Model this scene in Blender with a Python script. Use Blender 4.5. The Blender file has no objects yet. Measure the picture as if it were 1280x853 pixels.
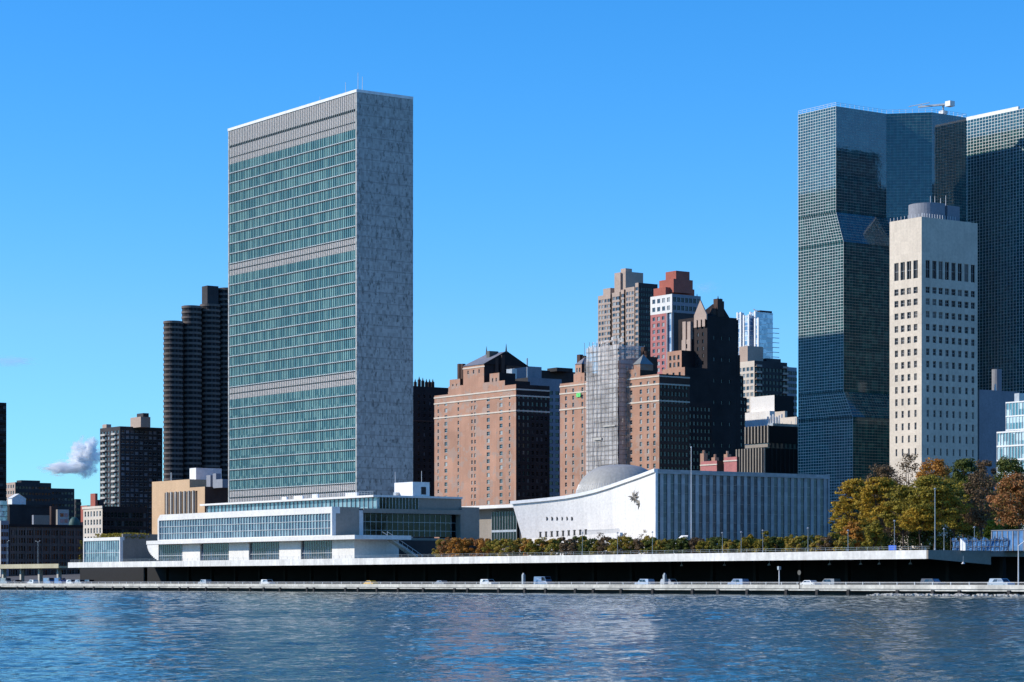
import bpy, math, random
import numpy as np
from mathutils import Vector
random.seed(7)
R = math.radians
S = bpy.context.scene
COL = S.collection

# ------------------------------------------------------------------ camera, sky, sun
# World axes: X runs along the river bank (north), Y into the city (west), Z up; water at z = 0.
TH, FP, HZ, EYE = R(54.6), 3086.0, 727.0, 2.65
SN, CS = math.sin(TH), math.cos(TH)
cam = bpy.data.cameras.new('camera'); cam_o = bpy.data.objects.new('camera', cam); COL.objects.link(cam_o)
cam_o.location = (0, 0, EYE); cam_o.rotation_euler = (R(90), 0, TH)
cam.sensor_width = 36.0; cam.lens = 36.0 * FP / 1280.0
cam.shift_y = (HZ - 426.5) / 1280.0
cam.clip_start = 1.0; cam.clip_end = 60000.0
S.camera = cam_o

SUN_EL, SUN_AZ = R(28), R(33)          # azimuth turned south from straight out over the river
SUNV = Vector((-math.sin(SUN_AZ) * math.cos(SUN_EL), -math.cos(SUN_AZ) * math.cos(SUN_EL), math.sin(SUN_EL)))
sun = bpy.data.lights.new('sun', 'SUN'); sun_o = bpy.data.objects.new('sun', sun); COL.objects.link(sun_o)
sun.energy = 4.9; sun.angle = R(0.53); sun.color = (1.0, 0.93, 0.82)
sun_o.rotation_euler = (-SUNV).to_track_quat('-Z', 'Y').to_euler()
sun_o.location = (0, -200, 400)

W = bpy.data.worlds.new('World'); S.world = W; W.use_nodes = True
wn, wl = W.node_tree.nodes, W.node_tree.links
wn.clear()
sky = wn.new('ShaderNodeTexSky'); sky.sky_type = 'NISHITA'; sky.sun_disc = False
sky.sun_elevation = SUN_EL; sky.sun_rotation = math.atan2(SUNV.x, SUNV.y)
sky.altitude = 0; sky.air_density = 1.0; sky.dust_density = 0.0; sky.ozone_density = 2.0
hsv = wn.new('ShaderNodeMix'); hsv.data_type = 'RGBA'; hsv.blend_type = 'MULTIPLY'; hsv.inputs[0].default_value = 1.0; hsv.inputs[7].default_value = (0.47, 1.02, 1.70, 1)   # crisp autumn blue
bg = wn.new('ShaderNodeBackground'); bg.inputs['Strength'].default_value = 0.12
wo = wn.new('ShaderNodeOutputWorld')
wl.new(sky.outputs[0], hsv.inputs[6])
def wm_(op, a, b):
    q = wn.new('ShaderNodeMath'); q.operation = op
    for i, v in enumerate((a, b)):
        if isinstance(v, (int, float)): q.inputs[i].default_value = v
        else: wl.new(v, q.inputs[i])
    return q.outputs[0]
sp_ = wn.new('ShaderNodeSeparateColor'); cb_ = wn.new('ShaderNodeCombineColor'); wl.new(hsv.outputs[2], sp_.inputs[0])
red = wm_('MULTIPLY', sp_.outputs[0], 0.12); grn = wm_('MULTIPLY', sp_.outputs[1], 0.12)
red = wm_('MINIMUM', wm_('MAXIMUM', wm_('MULTIPLY', wm_('POWER', red, 2.0), 5.2), wm_('MULTIPLY', red, 0.5)), wm_('MULTIPLY', red, 1.05)); grn = wm_('MINIMUM', wm_('MULTIPLY', wm_('POWER', grn, 1.14), 1.09), wm_('MULTIPLY', grn, 1.06))   # deeper blue aloft
wl.new(wm_('DIVIDE', red, 0.12), cb_.inputs[0]); wl.new(wm_('DIVIDE', grn, 0.12), cb_.inputs[1]); wl.new(sp_.outputs[2], cb_.inputs[2])
wl.new(cb_.outputs[0], bg.inputs[0]); wl.new(bg.outputs[0], wo.inputs[0])

S.view_settings.view_transform = 'Standard'; S.view_settings.look = 'None'
S.view_settings.exposure = 0.0; S.view_settings.gamma = 1.0
S.render.engine = 'CYCLES'
S.cycles.diffuse_bounces = 3; S.cycles.glossy_bounces = 4; S.cycles.volume_bounces = 16; S.cycles.max_bounces = 16; S.cycles.transparent_max_bounces = 16
S.cycles.caustics_reflective = False; S.cycles.caustics_refractive = False

# ------------------------------------------------------------------ survey helpers (bearing -> world)
def tt(px): return (px - 640.0) / FP
def XA(px, Y):                       # X where the bearing px meets the plane Y
    t = tt(px); d = Y / (CS + t * SN); return d * (-SN + t * CS)
def YA(px, X):                       # Y where the bearing px meets the plane X
    t = tt(px); d = X / (-SN + t * CS); return d * (CS + t * SN)
def dep(X, Y): return -X * SN + Y * CS
def ZA(py, X, Y): return EYE + (HZ - py) * dep(X, Y) / FP

# ------------------------------------------------------------------ materials
def new_mat(name):
    m = bpy.data.materials.new(name); m.use_nodes = True
    n = m.node_tree.nodes; l = m.node_tree.links
    p = n['Principled BSDF']
    return m, n, l, p
def mth(n, l, op, a, b=None, c=None):
    q = n.new('ShaderNodeMath'); q.operation = op
    for i, v in enumerate((a, b, c)):
        if v is None: continue
        if isinstance(v, (int, float)): q.inputs[i].default_value = v
        else: l.new(v, q.inputs[i])
    return q.outputs[0]
def mixc(n, l, fac, a, b, mode='MIX'):
    q = n.new('ShaderNodeMix'); q.data_type = 'RGBA'; q.blend_type = mode
    for s, v in ((q.inputs[0], fac), (q.inputs[6], a), (q.inputs[7], b)):
        if isinstance(v, (int, float)): s.default_value = v
        elif isinstance(v, tuple): s.default_value = (*v, 1) if len(v) == 3 else v
        else: l.new(v, s)
    return q.outputs[2]
def pos(n, l, sc):
    g = n.new('ShaderNodeNewGeometry'); mp = n.new('ShaderNodeMapping'); mp.inputs['Scale'].default_value = sc
    l.new(g.outputs['Position'], mp.inputs['Vector']); return mp.outputs[0]
def noise(n, l, vec, scale, detail=4, rough=0.6):
    q = n.new('ShaderNodeTexNoise'); q.inputs['Scale'].default_value = scale
    q.inputs['Detail'].default_value = detail; q.inputs['Roughness'].default_value = rough
    l.new(vec, q.inputs['Vector']); return q.outputs['Fac']
def ramp(n, l, fac, stops):
    q = n.new('ShaderNodeValToRGB'); e = q.color_ramp.elements
    while len(e) < len(stops): e.new(0.5)
    for el, (p_, c) in zip(e, stops):
        el.position = p_; el.color = (*c, 1) if len(c) == 3 else c
    l.new(fac, q.inputs[0]); return q.outputs[0]

def wall_mat(name, rgb, var=0.22, rough=0.85, streak=0.12, scale=0.12, fine=1.6, panel=None, alt=None, speck=None, joint=None):
    """masonry / concrete: broad mottling, fine grain, rain streaks, optional panel joints"""
    m, n, l, p = new_mat(name)
    v1 = pos(n, l, (1, 1, 1)); big = noise(n, l, v1, scale, 5)
    fin = noise(n, l, v1, fine, 3)
    stv = pos(n, l, (0.9, 0.9, 0.035)); st = noise(n, l, stv, 1.0, 4)
    lo = tuple(c * (1 - var) for c in rgb); hi = tuple(min(1, c * (1 + var)) for c in rgb)
    c = ramp(n, l, big, [(0.3, lo), (0.7, hi)])
    if alt: c = mixc(n, l, mth(n, l, 'GREATER_THAN', noise(n, l, v1, 0.22, 2), 0.56), c, alt)
    if speck: c = mixc(n, l, ramp(n, l, noise(n, l, pos(n, l, speck), 1.0, 3, 0.7), [(0.56, (0, 0, 0)), (0.64, (0.8, 0.8, 0.8))]), c, tuple(x * 0.35 for x in rgb))
    k = mth(n, l, 'MULTIPLY_ADD', fin, 0.5, 0.75); k2 = mth(n, l, 'MULTIPLY_ADD', st, streak * 2, 1 - streak)
    kk = mth(n, l, 'MULTIPLY', k, k2)
    cc = n.new('ShaderNodeCombineColor')
    for i in range(3): l.new(kk, cc.inputs[i])
    c = mixc(n, l, 1.0, c, cc.outputs[0], 'MULTIPLY')
    if panel:
        pu, pz, dark = panel
        g = n.new('ShaderNodeNewGeometry'); sx = n.new('ShaderNodeSeparateXYZ'); l.new(g.outputs['Position'], sx.inputs[0])
        u = mth(n, l, 'ADD', sx.outputs[0], sx.outputs[1])
        wn_ = n.new('ShaderNodeTexWhiteNoise'); wn_.noise_dimensions = '2D'
        cv = n.new('ShaderNodeCombineXYZ')
        l.new(mth(n, l, 'FLOOR', mth(n, l, 'DIVIDE', u, pu)), cv.inputs[0]); l.new(mth(n, l, 'FLOOR', mth(n, l, 'DIVIDE', sx.outputs[2], pz)), cv.inputs[1])
        l.new(cv.outputs[0], wn_.inputs['Vector'])
        q = mth(n, l, 'MULTIPLY_ADD', wn_.outputs['Value'], dark * 2, 1 - dark)
        c3 = n.new('ShaderNodeCombineColor')
        for i in range(3): l.new(q, c3.inputs[i])
        c = mixc(n, l, 1.0, c, c3.outputs[0], 'MULTIPLY')
    if joint:
        g = n.new('ShaderNodeNewGeometry'); sx = n.new('ShaderNodeSeparateXYZ'); l.new(g.outputs['Position'], sx.inputs[0])
        jf = mth(n, l, 'LESS_THAN', mth(n, l, 'FRACT', mth(n, l, 'DIVIDE', sx.outputs[2], joint)), 0.09)
        c = mixc(n, l, mth(n, l, 'MULTIPLY', jf, 0.45), c, tuple(x * 0.5 for x in rgb))
    l.new(c, p.inputs['Base Color']); p.inputs['Roughness'].default_value = rough
    p.inputs['Specular IOR Level'].default_value = 0.25
    return m

def plain(name, rgb, rough=0.5, metal=0.0, spec=0.4):
    m, n, l, p = new_mat(name)
    k = noise(n, l, pos(n, l, (1, 1, 1)), 0.7, 4)
    c = ramp(n, l, k, [(0.25, tuple(x * 0.82 for x in rgb)), (0.75, tuple(min(1, x * 1.12) for x in rgb))])
    l.new(c, p.inputs['Base Color']); p.inputs['Roughness'].default_value = rough; p.inputs['Metallic'].default_value = metal
    p.inputs['Specular IOR Level'].default_value = spec
    return m

def glass_mat(name, dark, blind, frac=0.3, ior=1.9, rough=0.06, cell=None, wob=0.02, tint=None):
    """window glass backed by a dark room or a pale blind; one choice per pane"""
    m, n, l, p = new_mat(name)
    g = n.new('ShaderNodeNewGeometry')
    if cell:
        cu, cz = cell
        sx = n.new('ShaderNodeSeparateXYZ'); l.new(g.outputs['Position'], sx.inputs[0])
        u = mth(n, l, 'ADD', sx.outputs[0], sx.outputs[1])
        cv = n.new('ShaderNodeCombineXYZ')
        l.new(mth(n, l, 'FLOOR', mth(n, l, 'DIVIDE', u, cu)), cv.inputs[0]); l.new(mth(n, l, 'FLOOR', mth(n, l, 'DIVIDE', sx.outputs[2], cz)), cv.inputs[1])
        w = n.new('ShaderNodeTexWhiteNoise'); w.noise_dimensions = '2D'; l.new(cv.outputs[0], w.inputs['Vector'])
        rnd = w.outputs['Value']
    else:
        oi = n.new('ShaderNodeObjectInfo')
        rnd = mth(n, l, 'FRACT', mth(n, l, 'ADD', oi.outputs['Random'], mth(n, l, 'MULTIPLY', g.outputs['Random Per Island'], 7.31)))
    f = ramp(n, l, rnd, [(max(0, 1 - frac - 0.12), (0, 0, 0)), (min(1, 1 - frac + 0.12), (1, 1, 1))])
    c = mixc(n, l, f, dark, blind)
    l.new(c, p.inputs['Base Color']); p.inputs['Roughness'].default_value = rough
    p.inputs['IOR'].default_value = ior
    if tint: p.inputs['Specular Tint'].default_value = (*tint, 1)
    b = n.new('ShaderNodeBump'); b.inputs['Strength'].default_value = wob; b.inputs['Distance'].default_value = 1.0
    l.new(noise(n, l, pos(n, l, (1, 1, 1)), 0.35, 2), b.inputs['Height']); l.new(b.outputs[0], p.inputs['Normal'])
    return m

M = {}
M['white'] = wall_mat('white_stone', (0.70, 0.675, 0.635), 0.07, 0.7, 0.15, 0.08)
M['whitepaint'] = plain('white_paint', (0.76, 0.75, 0.73), 0.5)
M['concrete'] = wall_mat('concrete', (0.46, 0.44, 0.40), 0.12, 0.9, 0.22)
M['parapetc'] = wall_mat('weathered_concrete', (0.50, 0.48, 0.43), 0.2, 0.9, 0.2, 0.3, 1.2, (6.1, 9, 0.12))
M['greyc'] = wall_mat('grey_concrete', (0.27, 0.235, 0.195), 0.1, 0.8, 0.1)
M['darkc'] = wall_mat('dark_wall', (0.035, 0.033, 0.033), 0.3, 0.8)
M['black'] = plain('matt_black', (0.012, 0.012, 0.013), 0.9)  # flat black; on the white block's flank it stands for shade
M['marble'] = wall_mat('grey_marble', (0.37, 0.365, 0.345), 0.07, 0.45, 0.08, 0.05, 0.8, (0.7, 1.22, 0.20), speck=(0.95, 0.95, 0.42), joint=3.64)
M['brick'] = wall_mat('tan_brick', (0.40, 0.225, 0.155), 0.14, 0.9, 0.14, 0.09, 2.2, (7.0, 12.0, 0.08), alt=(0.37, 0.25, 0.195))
M['brickd'] = wall_mat('dark_brick', (0.075, 0.045, 0.036), 0.25, 0.9, 0.1)  # real dark brick, and paler walls with their shade put in
M['brickdd'] = wall_mat('shade_dark_brick', (0.028, 0.022, 0.022), 0.3, 0.9, 0.1)  # holds the shade on north sides of paler walls; also dark parts
M['brickred'] = wall_mat('red_brick', (0.36, 0.11, 0.08), 0.12, 0.9, 0.08)
M['pinkbrick'] = wall_mat('pink_brick', (0.42, 0.16, 0.15), 0.10, 0.9, 0.08)
M['brickw'] = wall_mat('works_brick', (0.14, 0.105, 0.088), 0.2, 0.9, 0.1)
M['tan'] = wall_mat('tan_stone', (0.56, 0.38, 0.23), 0.08, 0.85, 0.12)
M['cream'] = wall_mat('cream_stone', (0.60, 0.52, 0.43), 0.08, 0.85, 0.10)
M['beige'] = wall_mat('beige_concrete', (0.62, 0.535, 0.43), 0.07, 0.85, 0.14, 0.08, 1.2, (3.2, 3.9, 0.05))
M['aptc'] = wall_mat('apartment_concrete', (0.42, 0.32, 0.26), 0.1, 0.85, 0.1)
M['aptd'] = wall_mat('dark_apartment', (0.045, 0.042, 0.045), 0.2, 0.8, 0.1)  # own dark tone; also carries shade on paler blocks' north sides
M['slate'] = wall_mat('slate_roof', (0.20, 0.20, 0.22), 0.2, 0.6, 0.2)
M['copper'] = plain('weathered_metal', (0.26, 0.27, 0.26), 0.45, 0.3)
M['domem'] = wall_mat('dome_sheet', (0.36, 0.345, 0.31), 0.06, 0.5, 0.2, 0.05)
M['metal'] = plain('grey_metal', (0.42, 0.43, 0.44), 0.4, 0.4)
M['alum'] = plain('aluminium', (0.62, 0.62, 0.62), 0.42, 0.2)
M['louvre'] = wall_mat('louvre', (0.62, 0.56, 0.53), 0.05, 0.6, 0.05)
M['bluegrey'] = wall_mat('blue_grey_panel', (0.24, 0.25, 0.28), 0.1, 0.7, 0.1)
M['roof'] = wall_mat('roof_gravel', (0.16, 0.155, 0.15), 0.2, 0.95)
M['asphalt'] = wall_mat('asphalt', (0.05, 0.05, 0.052), 0.15, 0.95)
M['paving'] = wall_mat('paving', (0.30, 0.29, 0.27), 0.12, 0.9)
M['earth'] = wall_mat('city_ground', (0.11, 0.10, 0.09), 0.2, 0.95)
M['lawn'] = wall_mat('lawn_green', (0.07, 0.09, 0.03), 0.25, 0.95)
M['yellowc'] = wall_mat('yellowed_concrete', (0.42, 0.38, 0.26), 0.15, 0.9, 0.2)
M['tarp'] = wall_mat('blue_tarp', (0.07, 0.19, 0.38), 0.5, 0.6, 0.2, 0.5)
M['g_sec'] = glass_mat('teal_curtain_glass', (0.07, 0.235, 0.26), (0.23, 0.45, 0.43), 0.5, 1.75, 0.08, (1.219, 3.64), 0.01)
M['g_conf'] = glass_mat('blue_curtain_glass', (0.08, 0.16, 0.215), (0.19, 0.30, 0.35), 0.45, 1.8, 0.06, (1.5, 2.1), 0.012)
M['g_confd'] = glass_mat('dark_curtain_glass', (0.003, 0.006, 0.007), (0.012, 0.018, 0.018), 0.3, 1.28, 0.05, (2.4, 3.0), 0.01)
M['g_onp'] = glass_mat('green_mirror_glass', (0.006, 0.046, 0.056), (0.02, 0.085, 0.09), 0.35, 1.75, 0.04, (1.45, 1.55), 0.008)
M['g_ga'] = glass_mat('sea_glass', (0.010, 0.030, 0.055), (0.03, 0.06, 0.09), 0.4, 1.5, 0.2, (2.0, 1.3), 0.02)
M['g_win'] = glass_mat('window_glass', (0.022, 0.026, 0.032), (0.34, 0.32, 0.29), 0.42, 1.7)
M['g_wind'] = glass_mat('dim_window_glass', (0.012, 0.014, 0.02), (0.20, 0.22, 0.26), 0.25, 1.7)
M['g_blue'] = glass_mat('blue_tower_glass', (0.10, 0.19, 0.34), (0.5, 0.6, 0.7), 0.4, 2.2, 0.05, (2.2, 3.2), 0.02)
M['g_teal'] = glass_mat('aqua_glass', (0.10, 0.24, 0.28), (0.5, 0.62, 0.62), 0.4, 1.9, 0.05, (1.6, 1.9), 0.02)
M['g_mid'] = glass_mat('tower_window_glass', (0.012, 0.014, 0.017), (0.17, 0.15, 0.13), 0.22, 1.5)
M['g_dim'] = glass_mat('shaded_window_glass', (0.006, 0.007, 0.009), (0.10, 0.105, 0.11), 0.16, 1.4)
M['g_low'] = glass_mat('deep_blue_glass', (0.008, 0.014, 0.035), (0.03, 0.05, 0.10), 0.3, 1.4, 0.06, (1.1, 2.4), 0.012)
M['frame_d'] = plain('dark_frame', (0.05, 0.047, 0.045), 0.7)
M['frame_w'] = plain('pale_frame', (0.5, 0.48, 0.45), 0.6)
M['mull'] = plain('slim_mullion', (0.25, 0.33, 0.33), 0.5, 0.2)
M['fasc'] = wall_mat('fascia_stone', (0.66, 0.64, 0.60), 0.10, 0.8, 0.32, 0.2, 1.2, (3.0, 9, 0.08))
M['ribstone'] = wall_mat('rib_stone', (0.33, 0.345, 0.345), 0.1, 0.6, 0.12, 0.2, 1.0, (2.6, 1.6, 0.14))
M['frame_p'] = plain('scaffold_pole', (0.22, 0.19, 0.17), 0.6)
M['bronze'] = plain('dark_bronze', (0.11, 0.10, 0.085), 0.5, 0.5)
M['gridline'] = plain('pale_mullion', (0.60, 0.63, 0.60), 0.4, 0.2)

# netting: translucent pale mesh with real holes
def net_mat():
    m, n, l, p = new_mat('white_netting')
    st = noise(n, l, pos(n, l, (0.55, 0.55, 0.05)), 1.0, 4); bl = noise(n, l, pos(n, l, (0.10, 0.10, 0.3)), 1.0, 3)
    c = ramp(n, l, st, [(0.3, (0.46, 0.44, 0.43)), (0.7, (0.66, 0.64, 0.62))])
    l.new(c, p.inputs['Base Color']); p.inputs['Roughness'].default_value = 0.9
    a = mth(n, l, 'MULTIPLY_ADD', bl, 1.1, -0.04)
    l.new(mth(n, l, 'MINIMUM', mth(n, l, 'MULTIPLY_ADD', st, 0.35, a), 0.82), p.inputs['Alpha']); return m
M['net'] = net_mat()

# ------------------------------------------------------------------ mesh collector
class MB:
    def __init__(s): s.v = []; s.f = []; s.m = []
    def quad(s, a, b, c, d, mi=0):
        k = len(s.v); s.v += [a, b, c, d]; s.f.append((k, k + 1, k + 2, k + 3)); s.m.append(mi)
    def tri(s, a, b, c, mi=0):
        k = len(s.v); s.v += [a, b, c]; s.f.append((k, k + 1, k + 2)); s.m.append(mi)
    def box(s, x0, x1, y0, y1, z0, z1, mi=0):
        k = len(s.v)
        s.v += [(x0, y0, z0), (x1, y0, z0), (x1, y1, z0), (x0, y1, z0), (x0, y0, z1), (x1, y0, z1), (x1, y1, z1), (x0, y1, z1)]
        for q in ((0, 3, 2, 1), (4, 5, 6, 7), (0, 1, 5, 4), (1, 2, 6, 5), (2, 3, 7, 6), (3, 0, 4, 7)):
            s.f.append(tuple(k + i for i in q)); s.m.append(mi)
    def prism(s, pts, z0, z1, mi=0, cap=True):
        n = len(pts); k = len(s.v)
        z0s = z0 if isinstance(z0, (list, tuple)) else [z0] * n; z1s = z1 if isinstance(z1, (list, tuple)) else [z1] * n
        s.v += [(p[0], p[1], z) for p, z in zip(pts, z0s)] + [(p[0], p[1], z) for p, z in zip(pts, z1s)]
        for i in range(n):
            j = (i + 1) % n; s.f.append((k + i, k + j, k + n + j, k + n + i)); s.m.append(mi)
        if cap:
            s.f.append(tuple(k + i for i in reversed(range(n)))); s.m.append(mi)
            s.f.append(tuple(k + n + i for i in range(n))); s.m.append(mi)
    def tube(s, a, b, r0, r1=None, seg=6, mi=0):
        r1 = r0 if r1 is None else r1
        a = Vector(a); b = Vector(b); d = (b - a).normalized()
        u = d.orthogonal().normalized(); w = d.cross(u)
        k = len(s.v)
        for c, r in ((a, r0), (b, r1)):
            for i in range(seg):
                q = 2 * math.pi * i / seg
                s.v.append(tuple(c + (u * math.cos(q) + w * math.sin(q)) * r))
        for i in range(seg):
            j = (i + 1) % seg; s.f.append((k + i, k + j, k + seg + j, k + seg + i)); s.m.append(mi)
        s.f.append(tuple(k + i for i in reversed(range(seg)))); s.m.append(mi)
        s.f.append(tuple(k + seg + i for i in range(seg))); s.m.append(mi)
    def mesh(s, name, mats, off=(0, 0, 0)):
        me = bpy.data.meshes.new(name)
        ox, oy, oz = off
        me.from_pydata([(x - ox, y - oy, z - oz) for x, y, z in s.v], [], s.f)
        for m in (mats if isinstance(mats, (list, tuple)) else [mats]): me.materials.append(M[m] if isinstance(m, str) else m)
        me.polygons.foreach_set('material_index', s.m); me.update()
        return me
    def build(s, name, mats, parent=None, off=None, label=None):
        if off is None: off = world_of(parent) if parent else (0, 0, 0)
        o = bpy.data.objects.new(name, s.mesh(name, mats, off)); COL.objects.link(o)
        if parent: o.parent = parent
        else: o.location = off
        if label: o['label'] = label
        return o
def world_of(o):
    v = Vector((0, 0, 0))
    while o: v += o.location; o = o.parent
    return tuple(v)
def tag(o, label, cat, group=None, kind=None):
    if label: o['label'] = label
    if cat: o['category'] = cat
    if group: o['group'] = group
    if kind: o['kind'] = kind
    return o
def empty(name, loc, label, cat, group=None):
    o = bpy.data.objects.new(name, None); COL.objects.link(o); o.location = loc; o.empty_display_size = 1
    return tag(o, label, cat, group)
def copy_tree(o, parent=None):
    c = o.copy(); COL.objects.link(c); c.parent = parent
    for ch in list(o.children): copy_tree(ch, c)
    return c

# ------------------------------------------------------------------ building kit
WMESH = {}
def win_mesh(w, h, style, glass, frame):
    key = (round(w, 2), round(h, 2), style, glass, frame)
    if key not in WMESH:
        b = MB(); win_geo(b, w, h, style); WMESH[key] = b.mesh('window', [glass, frame])
    return WMESH[key]
def win_geo(b, w, h, style, fn=lambda x, y, z: (x, y, z)):
    """local: x along the wall, -y outward, z up; origin at the middle of the pane"""
    t = min(0.09, w * 0.09); a, c = w / 2, h / 2
    Q = lambda *p: b.quad(*[fn(*q) for q in p[:4]], p[4])
    def pl(x0, x1, z0, z1, y, mi): Q((x0, y, z0), (x1, y, z0), (x1, y, z1), (x0, y, z1), mi)
    pl(-a, a, -c, c, 0, 0)
    pl(-a, -a + t, -c, c, -0.05, 1); pl(a - t, a, -c, c, -0.05, 1)
    pl(-a, a, -c, -c + t, -0.053, 1); pl(-a, a, c - t, c, -0.053, 1)
    if style in ('sash', 'cross'): pl(-a, a, -t / 2, t / 2, -0.05, 1)
    if style in ('pair', 'cross'): pl(-t / 2, t / 2, -c, c, -0.055, 1)
    if style == 'triple':
        for q in (-w / 6, w / 6): pl(q - t / 2, q + t / 2, -c, c, -0.055, 1)
    if style == 'tall':
        pl(-t / 2, t / 2, -c, c, -0.055, 1)
        for q in (-h / 4, 0, h / 4): pl(-a, a, q - t, q + t, -0.05, 1)
    # projecting sill
    s0, s1 = fn(-a - 0.08, -0.34, -c - 0.10), fn(a + 0.08, -0.02, -c)
    b.box(min(s0[0], s1[0]), max(s0[0], s1[0]), min(s0[1], s1[1]), max(s0[1], s1[1]), s0[2], s1[2], 1)

class Bld:
    def __init__(s, name, label, cat, loc, group=None, glass='g_win', frame='metal'):
        s.root = empty(name, loc, label, cat, group); s.wins = []; s.glass = glass; s.frame = frame; s.ng = 'g_dim'; s.nf = 'frame_d'  # north panes and frames darkened to hold that side's shade
    def box(s, name, mat, x0, x1, y0, y1, z0, z1, parent=None, label=None):
        b = MB(); b.box(x0, x1, y0, y1, z0, z1); return b.build(name, mat, parent or s.root, label=label)
    def rb(s, name, mat, pL, pC, pR, Y, ytop, z0, parent=None, label=None):
        x0, x1 = XA(pL, Y), XA(pC, Y); y1 = YA(pR, x1); z1 = ZA(ytop, x1, Y)
        return s.box(name, mat, x0, x1, Y, y1, z0, z1, parent, label)
    def block(s, name, mat, x0, x1, y0, y1, z0, z1, east=(), north=(), style='sash', depth=0.3, roof='roof', nmat=None, glass=None, parent=None, nlit=False):
        """a wall mesh with true openings in its east (-Y) and north (+X) faces"""
        b = MB(); gl = glass or s.glass
        s.face(b, x0, y0, (1, 0), (0, -1), x1 - x0, z0, z1, east, depth, 0)
        s.face(b, x1, y0, (0, 1), (1, 0), y1 - y0, z0, z1, north, depth, 2 if nmat else 0)  # nmat mostly carries the north side's shade in its colour
        b.quad((x0, y0, z0), (x0, y1, z0), (x0, y1, z1), (x0, y0, z1)); b.quad((x0, y1, z0), (x1, y1, z0), (x1, y1, z1), (x0, y1, z1))
        b.quad((x0, y0, z1 - 0.6), (x1, y0, z1 - 0.6), (x1, y1, z1 - 0.6), (x0, y1, z1 - 0.6), 1)
        # parapet thickness
        for (a0, a1, b0, b1) in ((x0, x1, y0, y0 + 0.4), (x1 - 0.4, x1, y0 + 0.4, y1), (x0, x0 + 0.4, y0 + 0.4, y1), (x0 + 0.4, x1 - 0.4, y1 - 0.4, y1)):
            b.quad((a0, b0, z1), (a1, b0, z1), (a1, b1, z1), (a0, b1, z1), 0)
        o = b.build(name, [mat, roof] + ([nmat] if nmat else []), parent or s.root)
        for (rows, f, P) in ((east, 'e', (x0, y0)), (north, 'n', (x1, y0))):
            for (za, zb, cols) in rows:
                for (u0, u1) in cols:
                    u = (u0 + u1) / 2
                    if f == 'e': c = (P[0] + u, P[1] + depth, (za + zb) / 2)
                    else: c = (P[0] - depth, P[1] + u, (za + zb) / 2)
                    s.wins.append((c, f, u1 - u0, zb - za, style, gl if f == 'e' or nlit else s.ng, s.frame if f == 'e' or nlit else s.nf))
        return o
    def face(s, b, px, py, U, N, wid, z0, z1, rows, depth, mi):
        P = lambda u, z, k=0.0: (px + U[0] * u - N[0] * k, py + U[1] * u - N[1] * k, z)
        z = z0
        for (za, zb, cols) in sorted(rows):
            if za > z: b.quad(P(0, z), P(wid, z), P(wid, za), P(0, za), mi)
            u = 0
            for (u0, u1) in cols:
                b.quad(P(u, za), P(u0, za), P(u0, zb), P(u, zb), mi)
                b.quad(P(u0, za), P(u0, za, depth), P(u0, zb, depth), P(u0, zb), mi); b.quad(P(u1, za), P(u1, za, depth), P(u1, zb, depth), P(u1, zb), mi)
                b.quad(P(u0, za), P(u1, za), P(u1, za, depth), P(u0, za, depth), mi); b.quad(P(u0, zb), P(u1, zb), P(u1, zb, depth), P(u0, zb, depth), mi)
                u = u1
            b.quad(P(u, za), P(wid, za), P(wid, zb), P(u, zb), mi)
            z = zb
        if z < z1: b.quad(P(0, z), P(wid, z), P(wid, z1), P(0, z1), mi)
    def finish(s, name='window', limit=100):
        s.wins.sort(key=lambda w: (w[1] != 'e', -w[0][2]))
        if len(s.wins) > limit:                      # mix both faces: the topmost of each face first
            s.wins.sort(key=lambda w: -w[0][2])
        ox, oy, oz = world_of(s.root)
        for (c, f, w, h, st, gl, fr) in s.wins[:limit]:
            o = bpy.data.objects.new(name, win_mesh(w, h, st, gl, fr)); COL.objects.link(o); o.parent = s.root
            o.location = (c[0] - ox, c[1] - oy, c[2] - oz)
            if f == 'n': o.rotation_euler = (0, 0, R(90))
        rest = s.wins[limit:]
        if rest:
            b = MB()
            for (c, f, w, h, st, gl, fr) in rest:
                fn = (lambda x, y, z, c=c: (c[0] + x, c[1] + y, c[2] + z)) if f == 'e' else (lambda x, y, z, c=c: (c[0] - y, c[1] + x, c[2] + z))
                k0 = len(b.m); win_geo(b, w, h, st, fn)
                if gl == s.ng: b.m[k0:] = [q + 2 for q in b.m[k0:]]
            o = b.build('window_grid', [s.glass, s.frame, s.ng, s.nf], s.root); o['kind'] = 'stuff'

def even(wid, n, w, m=None):
    m = m if m is not None else (wid - n * w) / (n + 1) if n else 0
    if n == 1: return [((wid - w) / 2, (wid + w) / 2)]
    st = (wid - 2 * m - w) / (n - 1)
    return [(m + i * st, m + i * st + w) for i in range(n)]
def rows(ztop, pitch, n, h, cols, zmin=-1e9):
    return [(ztop - i * pitch - h, ztop - i * pitch, cols) for i in range(n) if ztop - i * pitch - h > zmin]
def cols_e(pxs, Y, x0, w): return [(XA(p, Y) - x0 - w / 2, XA(p, Y) - x0 + w / 2) for p in pxs]
def cols_n(pxs, X, y0, w): return [(YA(p, X) - y0 - w / 2, YA(p, X) - y0 + w / 2) for p in pxs]

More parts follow.
